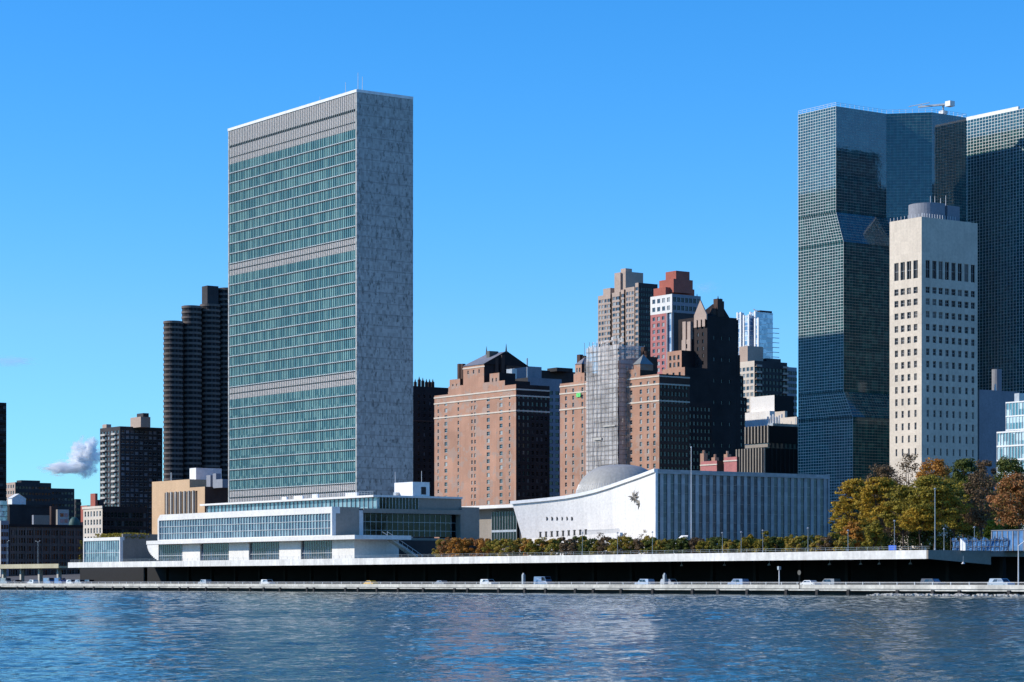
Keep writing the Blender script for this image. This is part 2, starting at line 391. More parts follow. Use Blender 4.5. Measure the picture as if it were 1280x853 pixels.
#@@STRUCTURE
# ------------------------------------------------------------------ water
RIVER_Y = 330.0
def make_water():
    rng = np.random.default_rng(3)
    nd = 1150
    dist = np.exp(np.linspace(math.log(55), math.log(900), nd))
    ang = np.concatenate([np.linspace(-75, -17.1, 40), np.linspace(-17, 17, 560), np.linspace(17.1, 75, 40)])
    a = np.radians(ang) ; A, D = np.meshgrid(a, dist)
    th = TH - A                                     # bearing from +Y toward -X
    X = -D * np.sin(th); Y = D * np.cos(th)
    Zw = np.zeros_like(X)
    spacing = D * (math.log(900 / 55) / nd)
    wind = R(200)
    for i in range(110):
        lam = 0.42 * (7 / 0.42) ** rng.random()
        ph = wind + rng.normal(0, 0.6)
        k = 2 * math.pi / lam
        amp = 0.0036 * lam ** 0.66
        fade = np.clip((lam / spacing - 2.0) / 2.0, 0, 1)
        Zw += fade * amp * np.sin(k * (X * math.cos(ph) + Y * math.sin(ph)) + rng.random() * 6.283)
    # gust patches
    g = 0.70 + 0.38 * np.sin(X / 47 + 1.7 * np.sin(Y / 31)) * np.sin(Y / 39 + 1.3 * np.sin(X / 60))
    Zw *= g
    n1, n2 = X.shape
    co = np.stack([X, Y, Zw], -1).reshape(-1, 3)
    idx = np.arange(n1 * n2).reshape(n1, n2)
    q = np.stack([idx[:-1, :-1], idx[:-1, 1:], idx[1:, 1:], idx[1:, :-1]], -1).reshape(-1, 4)
    # keep only the river (behind the bulkhead line is land)
    cy = co[q].mean(1)[:, 1]; q = q[cy < RIVER_Y + 3]
    me = bpy.data.meshes.new('water')
    me.vertices.add(len(co)); me.vertices.foreach_set('co', co.astype(np.float32).ravel())
    me.loops.add(q.size); me.loops.foreach_set('vertex_index', q.astype(np.int32).ravel())
    me.polygons.add(len(q)); me.polygons.foreach_set('loop_start', np.arange(0, q.size, 4, dtype=np.int32))
    me.polygons.foreach_set('loop_total', np.full(len(q), 4, np.int32)) if False else None
    me.update(calc_edges=True); me.validate()
    me.polygons.foreach_set('use_smooth', np.ones(len(me.polygons), dtype=bool))
    return me
def water_mat():
    m, n, l, p = new_mat('river_water')
    p.inputs['Base Color'].default_value = (0.020, 0.068, 0.062, 1); p.inputs['Roughness'].default_value = 0.025
    p.inputs['IOR'].default_value = 1.333
    v = pos(n, l, (1, 1, 1))
    h = mth(n, l, 'ADD', noise(n, l, v, 3.2, 4, 0.65), mth(n, l, 'MULTIPLY', noise(n, l, v, 0.8, 3, 0.5), 1.6))
    b = n.new('ShaderNodeBump'); b.inputs['Strength'].default_value = 1.0; b.inputs['Distance'].default_value = 0.07
    l.new(h, b.inputs['Height']); l.new(b.outputs[0], p.inputs['Normal'])
    return m
wm = make_water(); wm.materials.append(water_mat())
water = bpy.data.objects.new('water', wm); COL.objects.link(water); tag(water, 'wind-rippled blue river water filling the bottom of the view', 'river', kind='structure')
b = MB(); b.quad((-30000, -30000, -1.2), (30000, -30000, -1.2), (30000, 345, -1.2), (-30000, 345, -1.2))
o = b.build('river_bed', 'black'); tag(o, 'dark bed beneath the river water', 'river bed', kind='structure')

# ------------------------------------------------------------------ ground, road, deck, river wall
DECK_Z, DECK_Y = 8.6, 336.0
XD0, XD1 = XA(85, DECK_Y), XA(1158, DECK_Y)
b = MB()                                                     # one sheet: quay level, then up to street level
pr = [(331.2, 0.9), (332.0, 1.30), (372, 1.35), (374, 2.2), (470, 4.0), (560, 7.5), (700, 10), (3000, 22), (30000, 22)]
for (y0, z0), (y1, z1) in zip(pr, pr[1:]):
    b.quad((-30000, y0, z0), (30000, y0, z0), (30000, y1, z1), (-30000, y1, z1))
o = b.build('ground', 'earth'); tag(o, 'dark city ground rising gently away from the river', 'ground', kind='structure')
b = MB(); b.box(-2500, 900, 333.2, 362, 1.25, 1.42)
o = b.build('road', 'asphalt'); tag(o, 'riverside highway running along the quay under the deck', 'road', kind='structure')
b = MB()
for x in range(-1500, 300, 12): b.quad((x, 340, 1.426), (x + 4, 340, 1.426), (x + 4, 340.15, 1.426), (x, 340.15, 1.426))
o = b.build('road_marking', 'whitepaint'); tag(o, 'dashed white lane line on the highway', 'lane marking', kind='structure')

# river wall
rw = empty('river_wall', (-500, RIVER_Y, 0), 'long pale concrete river wall with railing at the water edge', 'river wall')
b = MB(); b.box(-2500, 900, 331.0, 331.6, -1.1, 0.95); b.build('bulkhead', 'darkc', rw)
b = MB(); b.box(-2500, 900, 329.6, 333.0, 0.84, 1.10); b.box(-2500, 900, 330.5, 333.0, 1.10, 1.24)
b.build('ledge', 'parapetc', rw)
b = MB(); b.box(-2500, 900, 330.0, 330.3, 1.24, 1.96); b.build('parapet', 'parapetc', rw)
b = MB(); b.box(-2500, 900, 330.02, 330.26, 1.96, 2.02); b.build('coping', 'concrete', rw)
b = MB()
b.tube((-2500, 330.14, 2.46), (900, 330.14, 2.46), 0.05, seg=5); b.tube((-2500, 330.14, 2.2), (900, 330.14, 2.2), 0.025, seg=4)
b.build('rail', 'alum', rw)
pm = MB(); pm.box(-0.07, 0.07, -0.06, 0.06, 0, 0.52); pmm = pm.mesh('post', 'alum')
xa, xb = XA(-15, RIVER_Y), XA(1295, RIVER_Y)
for i in range(98):
    x = xa + (xb - xa) * (i + 0.5) / 98
    o = bpy.data.objects.new('post', pmm); COL.objects.link(o); o.parent = rw; o.location = (x + 500, 0.14, 2.02)
fm = MB(); fm.box(-0.35, 0.35, -0.28, 0.0, -0.7, 0.42); fmm = fm.mesh('fender', 'darkc')
for i in range(46):
    x = xa + (xb - xa) * (i + random.random() * 0.7) / 46
    o = bpy.data.objects.new('fender', fmm); COL.objects.link(o); o.parent = rw; o.location = (x + 500, -0.42, 0.62)

# elevated plaza deck over the highway
dk = empty('plaza_deck', (XD0, DECK_Y, 1.8), 'white edged raised plaza deck spanning over the riverside highway', 'deck')
b = MB(); b.box(XD0, XD1, DECK_Y, DECK_Y + 0.5, 6.95, 8.62); b.build('fascia', 'fasc', dk)
b = MB(); b.box(XD0, XD1, DECK_Y + 0.5, 470, 7.5, DECK_Z - 0.03); b.build('deck_slab', 'paving', dk)
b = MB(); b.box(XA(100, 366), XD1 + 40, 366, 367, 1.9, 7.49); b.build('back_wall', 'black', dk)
b = MB()
b.prism([(XD1, DECK_Y + 0.02), (XD1 + 0.45, DECK_Y + 0.02), (XD1 + 0.45, 353), (XD1, 353)], [6.95, 6.95, 5.9, 5.9], [8.62] * 4)
b.build('end_fascia', 'greyc', dk)
cm = MB(); cm.box(-0.45, 0.45, -0.45, 0.45, 0, 5.65); cmm = cm.mesh('column', 'darkc')
n = 26
for i in range(n):
    x = XD0 + 4 + (XD1 - XD0 - 8) * i / (n - 1)
    o = bpy.data.objects.new('column', cmm); COL.objects.link(o); o.parent = dk; o.location = (x - XD0, 361 - DECK_Y, 0.05)
b = MB()
for zz in (9.35, 9.0): b.tube((XD0, DECK_Y + 0.9, zz), (XD1, DECK_Y + 0.9, zz), 0.022, seg=4)
x = XD0
while x < XD1: b.tube((x, DECK_Y + 0.9, 8.56), (x, DECK_Y + 0.9, 9.37), 0.03, seg=4); x += 3
b.build('guard_rail', 'metal', dk)

# yellowed road ramp south of the deck
xr0, xr1 = XA(-60, 338), XA(73, 338)
rp = empty('road_ramp', (xr0, 338, 1.8), 'yellowed concrete road ramp on columns beyond the white deck', 'ramp')
b = MB(); b.box(xr0, xr1, 338, 350, 6.9, 7.6); b.box(xr0, xr1, 338, 338.3, 7.6, 8.3); b.build('ramp_slab', 'yellowc', rp)
for i in range(6):
    x = xr0 + (xr1 - xr0) * (i + 0.5) / 6
    b = MB(); b.box(x - 0.6, x + 0.6, 341, 342.2, 1.4, 6.9); b.build('column', 'concrete', rp)
#@@SECRETARIAT
# ------------------------------------------------------------------ tall slab tower
SY = 430.0
SX0, SX1 = XA(285.9, SY), XA(446.8, SY); SY1 = YA(516.4, SX1)
def sz(py): return ZA(py, SX1, SY)
ZT = sz(113.8)
sec = empty('slab_tower', (SX0, SY, DECK_Z), 'tall thin office slab with teal glass front and blank grey marble end', 'office tower')
b = MB(); b.box(SX1 - 0.9, SX1, SY - 0.25, SY1, DECK_Z, ZT - 0.4); b.build('marble_end_wall', 'marble', sec)
b = MB(); b.box(SX0, SX0 + 0.9, SY - 0.25, SY1, DECK_Z, ZT - 0.4); b.build('marble_end_wall', 'marble', sec)
b = MB(); b.box(SX0 + 0.9, SX1 - 0.9, SY1 - 0.6, SY1, DECK_Z, ZT - 0.5); b.build('rear_wall', 'g_sec', sec)
b = MB()
for (x0, x1, y0, y1) in ((SX0 - 0.05, SX1 + 0.05, SY - 0.4, SY + 0.5), (SX0 - 0.05, SX1 + 0.05, SY1 - 0.5, SY1 + 0.05), (SX0 - 0.05, SX0 + 1, SY + 0.5, SY1 - 0.5), (SX1 - 1, SX1 + 0.05, SY + 0.5, SY1 - 0.5)):
    b.box(x0, x1, y0, y1, ZT - 0.4, ZT + 0.55)
b.build('parapet', 'whitepaint', sec)
b = MB(); b.box(SX0 + 1, SX1 - 1, SY + 0.5, SY1 - 0.5, ZT - 4, ZT - 3.4); b.build('roof', 'roof', sec)
FX0, FX1 = SX0 + 0.9, SX1 - 0.9
# louvred mechanical bands (with their dark slots)
def louvre(z0, z1):
    b = MB(); b.box(FX0, FX1, SY - 0.02, SY + 0.5, z0, z1, 0)
    z = z0 + 0.2
    while z < z1 - 0.1:
        b.box(FX0, FX1, SY - 0.16, SY - 0.02, z, z + 0.16, 0); z += 0.42
    b.build('louvre_band', 'louvre', sec)
def slot(z0, z1):
    b = MB(); b.box(FX0, FX1, SY + 0.1, SY + 0.5, z0, z1); b.build('dark_slot', 'darkc', sec)
def storey(z0, z1):
    """one storey of glass with its spandrel strip and sill"""
    o = MB(); o.box(FX0, FX1, SY, SY + 0.4, z0 + 0.60, z1 - 0.05)
    g = o.build('window_band', 'g_sec', sec)
    s_ = MB(); s_.box(FX0, FX1, SY - 0.05, SY + 0.4, z0 - 0.05, z0 + 0.38, 0); s_.build('spandrel', 'darkc', g)
    s_ = MB(); s_.box(FX0, FX1, SY - 0.20, SY + 0.4, z0 + 0.38, z0 + 0.60, 0); s_.build('sill', 'alum', g)
def glass(z0, z1, n):
    h = (z1 - z0) / n
    for i in range(n): storey(z0 + i * h, z0 + (i + 1) * h)
z1, z2, z3, z4, z5, z6, z7, z8, z9 = [sz(v) for v in (135.6, 137.4, 151.6, 153.4, 161.0, 297.5, 312.5, 465.0, 480.5)]
louvre(z1, ZT - 0.4); slot(z2 - 0.4, z1); louvre(z3, z2 - 0.4); slot(z4, z3); louvre(z5, z4)
glass(z6, z5, 10)
zm = (z6 + z7) / 2
louvre(zm + 0.2, z6); slot(zm - 0.2, zm + 0.2); louvre(z7, zm - 0.2)
glass(z8, z7, 11)
zm = (z8 + z9) / 2
louvre(zm + 0.2, z8); slot(zm - 0.2, zm + 0.2); louvre(z9, zm - 0.2)
z10, z11 = sz(605.0), sz(613)
glass(z10, z9, 9); louvre(z11, z10); slot(z11 - 0.5, z11); louvre(z11 - 4, z11 - 0.5)
b = MB(); b.box(FX0, FX1, SY, SY + 0.5, DECK_Z, z11 - 4); b.build('lobby_glass', 'g_sec', sec)
b = MB(); nb = 72
for i in range(nb + 1):
    x = FX0 + (FX1 - FX0) * i / nb; b.box(x - 0.06, x + 0.06, SY - 0.30, SY + 0.02, DECK_Z, ZT - 0.42)
b.build('mullion_grid', 'mull', sec)
for (px, pt) in ((400, 121), (432, 103), (447.5, 91), (453, 96)):
    y = SY + 8; x = XA(px, y); z = ZA(pt, x, y)
    b = MB(); b.tube((x, y, ZT - 3.4), (x, y, z), 0.14, 0.07, 5); b.build('antenna', 'alum', sec)

# ------------------------------------------------------------------ river-front conference building
CY = 345.0
CX0, CX1 = XA(197, CY), XA(415, CY); CYB = YA(600, CX1)
def cz(py, px, Y): return ZA(py, XA(px, Y), Y)
conf = empty('conference_building', (CX0, CY, DECK_Z), 'low white conference block with long glass bands and projecting white terrace slab', 'conference hall')
SLX0, SLX1, SLY = XA(178, 340.0), XA(438, 340.0), 341.3
# lower storey: panels and windows along the deck
zs0, zs1 = 13.75, 14.85
segs = [(197, 228, 'g'), (228, 250, 'w'), (250, 286, 'g'), (286, 311, 'w'), (311, 349, 'g'), (349, 376, 'w'), (376, 415, 'g'), (415, 443, 'w')]
XE = XA(443, CY)
for (p0, p1, k) in segs:
    x0, x1 = XA(p0, CY), XA(p1, CY)
    if k == 'w':
        b = MB(); b.box(x0, x1, CY, CY + 1.2, DECK_Z - 0.1, zs0); b.build('wall_panel', 'white', conf)
    else:
        b = MB(); b.box(x0, x1, CY + 0.5, CY + 1.1, DECK_Z - 0.1, zs0); g = b.build('window_band', 'g_low', conf)
        m_ = MB(); nn = max(6, int((x1 - x0) / 1.25))
        for i in range(nn + 1):
            x = x0 + (x1 - x0) * i / nn; m_.box(x - 0.035, x + 0.035, CY + 0.40, CY + 0.5, DECK_Z - 0.1, zs0)
        m_.box(x0, x1, CY + 0.34, CY + 0.46, 10.3, 10.42); m_.build('mullion', 'alum', g)
b = MB(); b.box(XE - 0.9, XE, CY + 1.2, CY + 14, DECK_Z - 0.1, zs0); b.build('side_wall', 'white', conf)
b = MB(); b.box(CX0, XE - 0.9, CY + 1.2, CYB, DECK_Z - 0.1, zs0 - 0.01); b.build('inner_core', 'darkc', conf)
# projecting terrace slab
b = MB(); b.box(SLX0, SLX1, SLY, CY + 14, zs0, zs1); b.build('terrace_slab', 'white', conf)
# main storey
zg0, zg1, zr = 15.2, 21.0, 22.75
b = MB(); b.box(CX0 + 0.8, CX1 - 0.8, CY + 0.5, CY + 1.1, zg0, zg1); g = b.build('window_band', 'g_conf', conf)
m_ = MB(); nn = 62
for i in range(nn + 1):
    x = CX0 + 0.8 + (CX1 - CX0 - 1.6) * i / nn; m_.box(x - 0.055, x + 0.055, CY + 0.18, CY + 0.5, zg0, zg1)
for z in (17.0, 19.0): m_.box(CX0 + 0.8, CX1 - 0.8, CY + 0.22, CY + 0.45, z, z + 0.12)
m_.build('mullion', 'alum', g)
b = MB()
b.prism([(CX0, CY), (CX0 + 1.6, CY), (CX0 + 1.6, CYB), (CX0, CYB)], zg1, [zr - 1.3, zr, zr, zr - 1.3])
b.box(CX0 + 1.6, CX1, CY, CY + 2.5, zg1, zr); b.box(CX0, CX1, CY, CY + 1.2, zs1, zg0)
b.box(CX0, CX0 + 0.8, CY, CY + 2, zg0, zg1); b.box(CX1 - 0.8, CX1, CY, CY + 1.2, zg0, zg1)
b.build('white_frame', 'white', conf)
b = MB(); b.box(CX0 + 1.6, CX1 - 1, CY + 2.5, CYB, zr - 0.5, zr - 0.25); b.build('roof', 'concrete', conf)
# north end wall, then a deep glazed recess
yA, yB = YA(449, CX1), YA(577, CX1)
b = MB(); b.box(CX1 - 0.8, CX1 - 0.001, CY + 1.2, yA, zs1, zr - 0.02); b.build('end_wall', 'greyc', conf)
yW = YA(456, CX1)
b = MB(); b.prism([(CX1 - 0.8, yA), (CX1 - 3.4, yA), (CX1 - 3.4, yW), (CX1 - 0.8, yW)], [zs1] * 4, zr - 0.8); b.build('fin_wall', 'white', conf)
b = MB(); b.box(CX1 - 3.5, CX1 - 2.8, yW, yB, 15.0, 21.3); g = b.build('window_band', 'g_confd', conf)
m_ = MB()
for i in range(19):
    y = yW + (yB - yW) * i / 18; m_.box(CX1 - 2.8, CX1 - 2.66, y - 0.04, y + 0.04, 15.0, 21.3)
for z in (16.6, 18.9): m_.box(CX1 - 2.8, CX1 - 2.62, yW, yB, z, z + 0.1)
m_.build('mullion', 'metal', g)
b = MB(); b.box(CX1 - 3.4, CX1 - 0.5, yW, yB + 0.6, 21.3, 22.5); b.box(CX1 - 2.9, CX1 - 0.5, yB, yB + 0.6, 14.4, 21.3); b.box(CX1 - 3.4, CX1 + 0.6, yW, CYB, 13.4, 14.6)
b.build('recess_frame', 'greyc', conf)
b = MB(); b.box(CX1 - 12, CX1 - 0.7, yB + 0.6, YA(601, CX1), DECK_Z - 0.1, 23.4); b.build('end_wall', 'greyc', conf)
b = MB(); b.box(CX1 - 2.2, CX1 - 1.6, CY + 14, CYB, DECK_Z - 0.1, 13.4); g = b.build('window_band', 'g_confd', conf)
m_ = MB()
for i in range(14):
    y = CY + 14 + (CYB - CY - 14) * i / 13; m_.box(CX1 - 1.6, CX1 - 1.48, y - 0.05, y + 0.05, DECK_Z, 13.4)
m_.box(CX1 - 1.6, CX1 - 1.46, CY + 14, CYB, 11.0, 11.12); m_.build('mullion', 'metal', g)
# stair from the terrace down to the plaza
ys0, ys1 = YA(484, SLX1 - 1.0), YA(528, SLX1 - 1.0)
b = MB(); n = 22
for i in range(n):
    y = ys0 + (ys1 - ys0) * i / n; z = zs1 - (zs1 - DECK_Z) * (i + 1) / n
    b.box(SLX1 - 3.5, SLX1 - 0.8, y, y + (ys1 - ys0) / n + 0.02, z - 0.3, z)
st = b.build('stair', 'concrete', conf)
b = MB()
for xx in (SLX1 - 3.4, SLX1 - 0.9): b.tube((xx, ys0, zs1 + 1.0), (xx, ys1, DECK_Z + 1.0), 0.06, seg=5)
for i in range(8):
    f = i / 7; y = ys0 + (ys1 - ys0) * f; z = zs1 + (DECK_Z - zs1) * f; b.tube((SLX1 - 0.9, y, z - 0.2), (SLX1 - 0.9, y, z + 1.0), 0.035, seg=4)
b.build('handrail', 'alum', st)
# set-back top storey
TY = 360.0
TX0, TX1 = XA(258, TY), XA(470, TY); TYB = YA(577, TX1)
zt0, zt1 = zr - 0.24, ZA(621.5, TX1, TY)
b = MB(); b.box(TX0, TX1, TY + 0.4, TY + 1, zt0, zt1); g = b.build('clerestory', 'g_conf', conf)
m_ = MB()
for i in range(44):
    x = TX0 + (TX1 - TX0) * i / 43; m_.box(x - 0.07, x + 0.07, TY + 0.15, TY + 0.4, zt0, zt1)
m_.build('mullion', 'metal', g)
yG = YA(523, TX1)
b = MB(); b.box(TX1 - 1, TX1, TY + 1, yG, zt0, zt1); g = b.build('clerestory', 'g_confd', conf)
m_ = MB()
for i in range(13):
    y = TY + 1 + (yG - TY - 1) * i / 12; m_.box(TX1, TX1 + 0.1, y - 0.06, y + 0.06, zt0, zt1)
m_.build('mullion', 'metal', g)
b = MB(); b.box(TX1 - 1, TX1 - 0.05, yG, TYB, zt0, zt1); b.build('grey_panel_wall', 'greyc', conf)
b = MB(); b.box(TX0, TX0 + 0.6, TY + 1, TYB, zt0, zt1); b.build('end_wall', 'white', conf)
b = MB(); b.box(TX0 - 2.0, TX1 + 0.5, TY - 1.2, TYB, zt1, zt1 + 0.55); b.build('roof_slab', 'white', conf)
# roof plant and railings
for (pl, pc, pr, Y, yt) in ((367, 378, 380, 366, 619.8), (390, 397, 399, 366, 617.5), (432, 446, 448, 368, 615.8), (352, 358, 360, 366, 621.3)):
    x0, x1 = XA(pl, Y), XA(pc, Y); y1 = YA(pr, x1)
    b = MB(); b.box(x0, x1, Y, y1, zt1 + 0.55, max(ZA(yt, x1, Y), zt1 + 0.9)); b.build('rooftop_unit', 'whitepaint', conf)
b = MB()
for i in range(26):
    x = TX1 - 0.5 - i * 1.5; b.tube((x, TY - 0.6, zt1 + 0.5), (x, TY - 0.6, zt1 + 1.6), 0.04, seg=4)
for z in (zt1 + 1.1, zt1 + 1.6): b.tube((TX1 - 0.5, TY - 0.6, z), (TX1 - 38, TY - 0.6, z), 0.04, seg=4)
b.build('roof_railing', 'metal', conf)
PY = 372.0
x0, x1 = XA(493, PY), XA(516, PY); y1 = YA(537, x1)
b = MB(); b.box(x0, x1, PY, y1, zt1 + 0.55, ZA(602.5, x1, PY)); ph = b.build('penthouse', 'whitepaint', conf)
b = MB(); b.box(x1, x1 + 0.06, PY + (y1 - PY) * 0.5, PY + (y1 - PY) * 0.78, zt1 + 1.0, zt1 + 3.1); b.build('door', 'darkc', ph)
b = MB(); b.box(x0 + 1.2, x0 + 2.6, PY - 1.1, PY, zt1 + 0.6, zt1 + 1.7); b.build('vent_box', 'metal', ph)
for (px, pt) in ((494, 590), (527, 589)):
    x = XA(px, PY + 3); b = MB(); b.tube((x, PY + 3, ZA(602.5, x1, PY)), (x, PY + 3, ZA(pt, x, PY + 3)), 0.06, seg=4); b.build('antenna', 'alum', ph)
# curved white end wall at the south tip
b = MB(); N = 12
for i in range(N):
    f0, f1 = i / N, (i + 1) / N
    def cx(f): return CX0 - 0.2 - 7.5 * math.sqrt(max(0, 1 - f * f)) * (1 if f > 0 else 1)
    z0_, z1_ = DECK_Z + (zs0 - DECK_Z) * (1 - f1) , DECK_Z + (zs0 - DECK_Z) * (1 - f0)
    w0, w1 = CX0 - 7.5 * (1 - f1 ** 2.2), CX0 - 7.5 * (1 - f0 ** 2.2)
    b.prism([(w0, CY + 0.3), (CX0, CY + 0.3), (CX0, CY + 9), (w0, CY + 9)], z0_, [z1_] * 4)
b.build('curved_end_wall', 'white', conf)

# ------------------------------------------------------------------ glass pavilion with planted roof
x0, x1 = XA(104, CY), XA(150, CY)
pav = empty('glass_pavilion', (x0, CY, DECK_Z), 'small glass pavilion in a white frame with plants on its roof', 'pavilion')
zp = ZA(673, x0, CY)
b = MB(); b.box(x0 + 0.5, x1 - 0.5, CY + 0.4, CY + 0.9, DECK_Z, zp - 1.0); g = b.build('window_band', 'g_conf', pav)
m_ = MB()
for i in range(17):
    x = x0 + 0.5 + (x1 - x0 - 1) * i / 16; m_.box(x - 0.05, x + 0.05, CY + 0.2, CY + 0.4, DECK_Z, zp - 1.0)
m_.box(x0 + 0.5, x1 - 0.5, CY + 0.22, CY + 0.38, 11.6, 11.74); m_.build('mullion', 'alum', g)
b = MB(); b.box(x0, x1, CY, CY + 1.5, zp - 1.0, zp); b.box(x0, x0 + 0.5, CY, CY + 1, DECK_Z, zp - 1); b.box(x1 - 0.5, x1, CY, CY + 1, DECK_Z, zp - 1); b.build('white_frame', 'white', pav)
b = MB(); b.box(x1 - 0.8, x1 - 0.03, CY + 1, CY + 24, DECK_Z, zp + 1.0); b.build('side_wall', 'greyc', pav)
b = MB(); b.box(x0, x1 - 0.8, CY + 1.5, CY + 24, zp - 0.6, zp - 0.3); b.build('roof', 'roof', pav)
PAV = (x0, x1, zp)

# ------------------------------------------------------------------ assembly hall with the swooping roof
GY = 437.0
GX = XA(820, GY); GYB = YA(1037, GX)
ga = empty('assembly_hall', (GX, GY, DECK_Z), 'white assembly hall with swooping curved wall, shallow dome and ribbed blue end', 'assembly hall')
prof = [(640, 628.5), (655, 627.3), (670, 626), (690, 624), (710, 621.5), (727, 618.3), (745, 614), (763, 608.5), (781, 602), (800, 595.2), (820, 588)]
def bow(s): return GY + 9.0 * math.sin(math.pi * min(1, max(0, s))) ** 1.0
top = []
for i, (px, py) in enumerate(prof):
    s = i / (len(prof) - 1); Y = GY
    for _ in range(4):
        X = XA(px, Y); s = (X - XA(640, GY)) / (GX - XA(640, GY)); Y = bow(s)
    top.append((X, Y, ZA(py, X, Y)))
xb0 = XA(664, GY + 3)
b = MB(); bt = []
for (X, Y, Z) in top:
    s = (X - top[0][0]) / (GX - top[0][0]); xb = xb0 + (GX - xb0) * s
    bt.append((xb, bow((xb - top[0][0]) / (GX - top[0][0])) , DECK_Z))
K = 8
for i in range(len(top) - 1):
    for k in range(K):
        L = lambda p, q, f: tuple(p[j] + (q[j] - p[j]) * f for j in range(3))
        f0, f1 = k / K, (k + 1) / K
        b.quad(L(bt[i], top[i], f0), L(bt[i + 1], top[i + 1], f0), L(bt[i + 1], top[i + 1], f1), L(bt[i], top[i], f1))
b.quad(bt[0], top[0], (top[0][0], GY + 40, top[0][2]), (bt[0][0], GY + 40, DECK_Z))
b.build('curved_wall', 'white', ga)
b = MB()
for i in range(len(top) - 1):
    (xa_, ya_, za_), (xb_, yb_, zb_) = top[i], top[i + 1]
    b.prism([(xa_, ya_ - 0.7), (xb_, yb_ - 0.7), (xb_, yb_ + 1.2), (xa_, ya_ + 1.2)], [za_ - 0.5, zb_ - 0.5, zb_ - 0.5, za_ - 0.5], [za_ + 0.45, zb_ + 0.45, zb_ + 0.45, za_ + 0.45])
b.build('roof_edge', 'whitepaint', ga)
b = MB()
for i in range(len(top) - 1):
    (xa_, ya_, za_), (xb_, yb_, zb_) = top[i], top[i + 1]
    b.quad((xa_, ya_ + 1.2, za_ - 0.1), (xb_, yb_ + 1.2, zb_ - 0.1), (xb_, GYB - 0.5, zb_ - 0.1), (xa_, GYB - 0.5, za_ - 0.1))
b.box(top[0][0], GX - 0.5, GYB - 0.5, GYB - 0.1, DECK_Z, top[0][2])
b.build('roof', 'concrete', ga)
# ribbed north end
zn = top[-1][2]
b = MB(); b.box(GX - 1.2, GX - 0.45, GY + 0.6, GYB - 0.6, DECK_Z, zn - 0.9); g = b.build('end_glass', 'g_ga', ga)
npair = 25
b = MB(); pitch = (GYB - GY - 1.2) / npair
for i in range(npair):
    y = GY + 0.6 + (i + 0.42) * pitch; b.box(GX - 0.45, GX - 0.22, y, y + pitch * 0.46, DECK_Z, zn - 0.9)
b.build('marble_piers', 'ribstone', ga)
b = MB()
for k in range(1, 9):
    z = DECK_Z + (zn - 0.9 - DECK_Z) * k / 9; b.box(GX - 0.45, GX - 0.34, GY + 0.6, GYB - 0.6, z - 0.02, z + 0.02)
b.build('transom', 'metal', ga)
b = MB(); b.box(GX - 1.2, GX + 0.12, GY + 0.6, GYB, zn - 0.9, zn + 0.3); b.box(GX - 1.2, GX + 0.1, GYB - 0.6, GYB, DECK_Z, zn - 0.9); b.build('end_frame', 'ribstone', ga)
b = MB(); b.box(GX - 0.2, GX + 0.1, GY - 0.25, GY + 0.55, DECK_Z, zn + 0.4); b.build('corner_edge', 'whitepaint', ga)
# dome
DY = 470.0; DX = XA(775, DY); rD = 57 * dep(DX, DY) / FP
zd0 = ZA(633, DX, DY); zd1 = ZA(581, DX, DY)
b = MB(); seg, rg = 48, 14
def dpt(a, f):
    r = rD * math.cos(f * math.pi / 2) ** 0.75; z = zd0 + (zd1 - zd0) * math.sin(f * math.pi / 2) ** 0.9
    return (DX + r * math.cos(a), DY + r * math.sin(a), z)
for j in range(rg):
    for i in range(seg):
        a0, a1 = 2 * math.pi * i / seg, 2 * math.pi * (i + 1) / seg; f0, f1 = j / rg, (j + 1) / rg
        if j < rg - 1: b.quad(dpt(a0, f0), dpt(a1, f0), dpt(a1, f1), dpt(a0, f1))
        else: b.tri(dpt(a0, f0), dpt(a1, f0), (DX, DY, zd1))
dm = b.build('dome', 'domem', ga)
for p_ in dm.data.polygons: p_.use_smooth = True
b = MB()
for i in range(96):
    a = 2 * math.pi * i / 96
    for k in range(3): b.tube(dpt(a, 0.02 + 0.1 * k), dpt(a, 0.02 + 0.1 * (k + 1)), 0.07, seg=4)
b.build('rib', 'metal', dm)
# portholes
def wall_at(px, py):
    Y = GY
    for _ in range(6):
        X = XA(px, Y); Y = bow((X - top[0][0]) / (GX - top[0][0]))
    return X, Y, ZA(py, X, Y)
for px in (683.9, 690.2, 696.4, 702.6, 708.7, 715):
    X, Y, Z = wall_at(px, 648.6); b = MB()
    ring = [(X + 0.42 * math.cos(2 * math.pi * k / 10), Z + 0.62 * math.sin(2 * math.pi * k / 10)) for k in range(10)]
    kk = len(b.v); b.v += [(x, Y - 0.10, z) for x, z in ring] + [(x, Y + 0.4, z) for x, z in ring]
    b.f.append(tuple(kk + i for i in range(10))); b.m.append(0)
    for i in range(10): b.f.append((kk + i, kk + (i + 1) % 10, kk + 10 + (i + 1) % 10, kk + 10 + i)); b.m.append(0)
    b.build('porthole', 'black', ga)
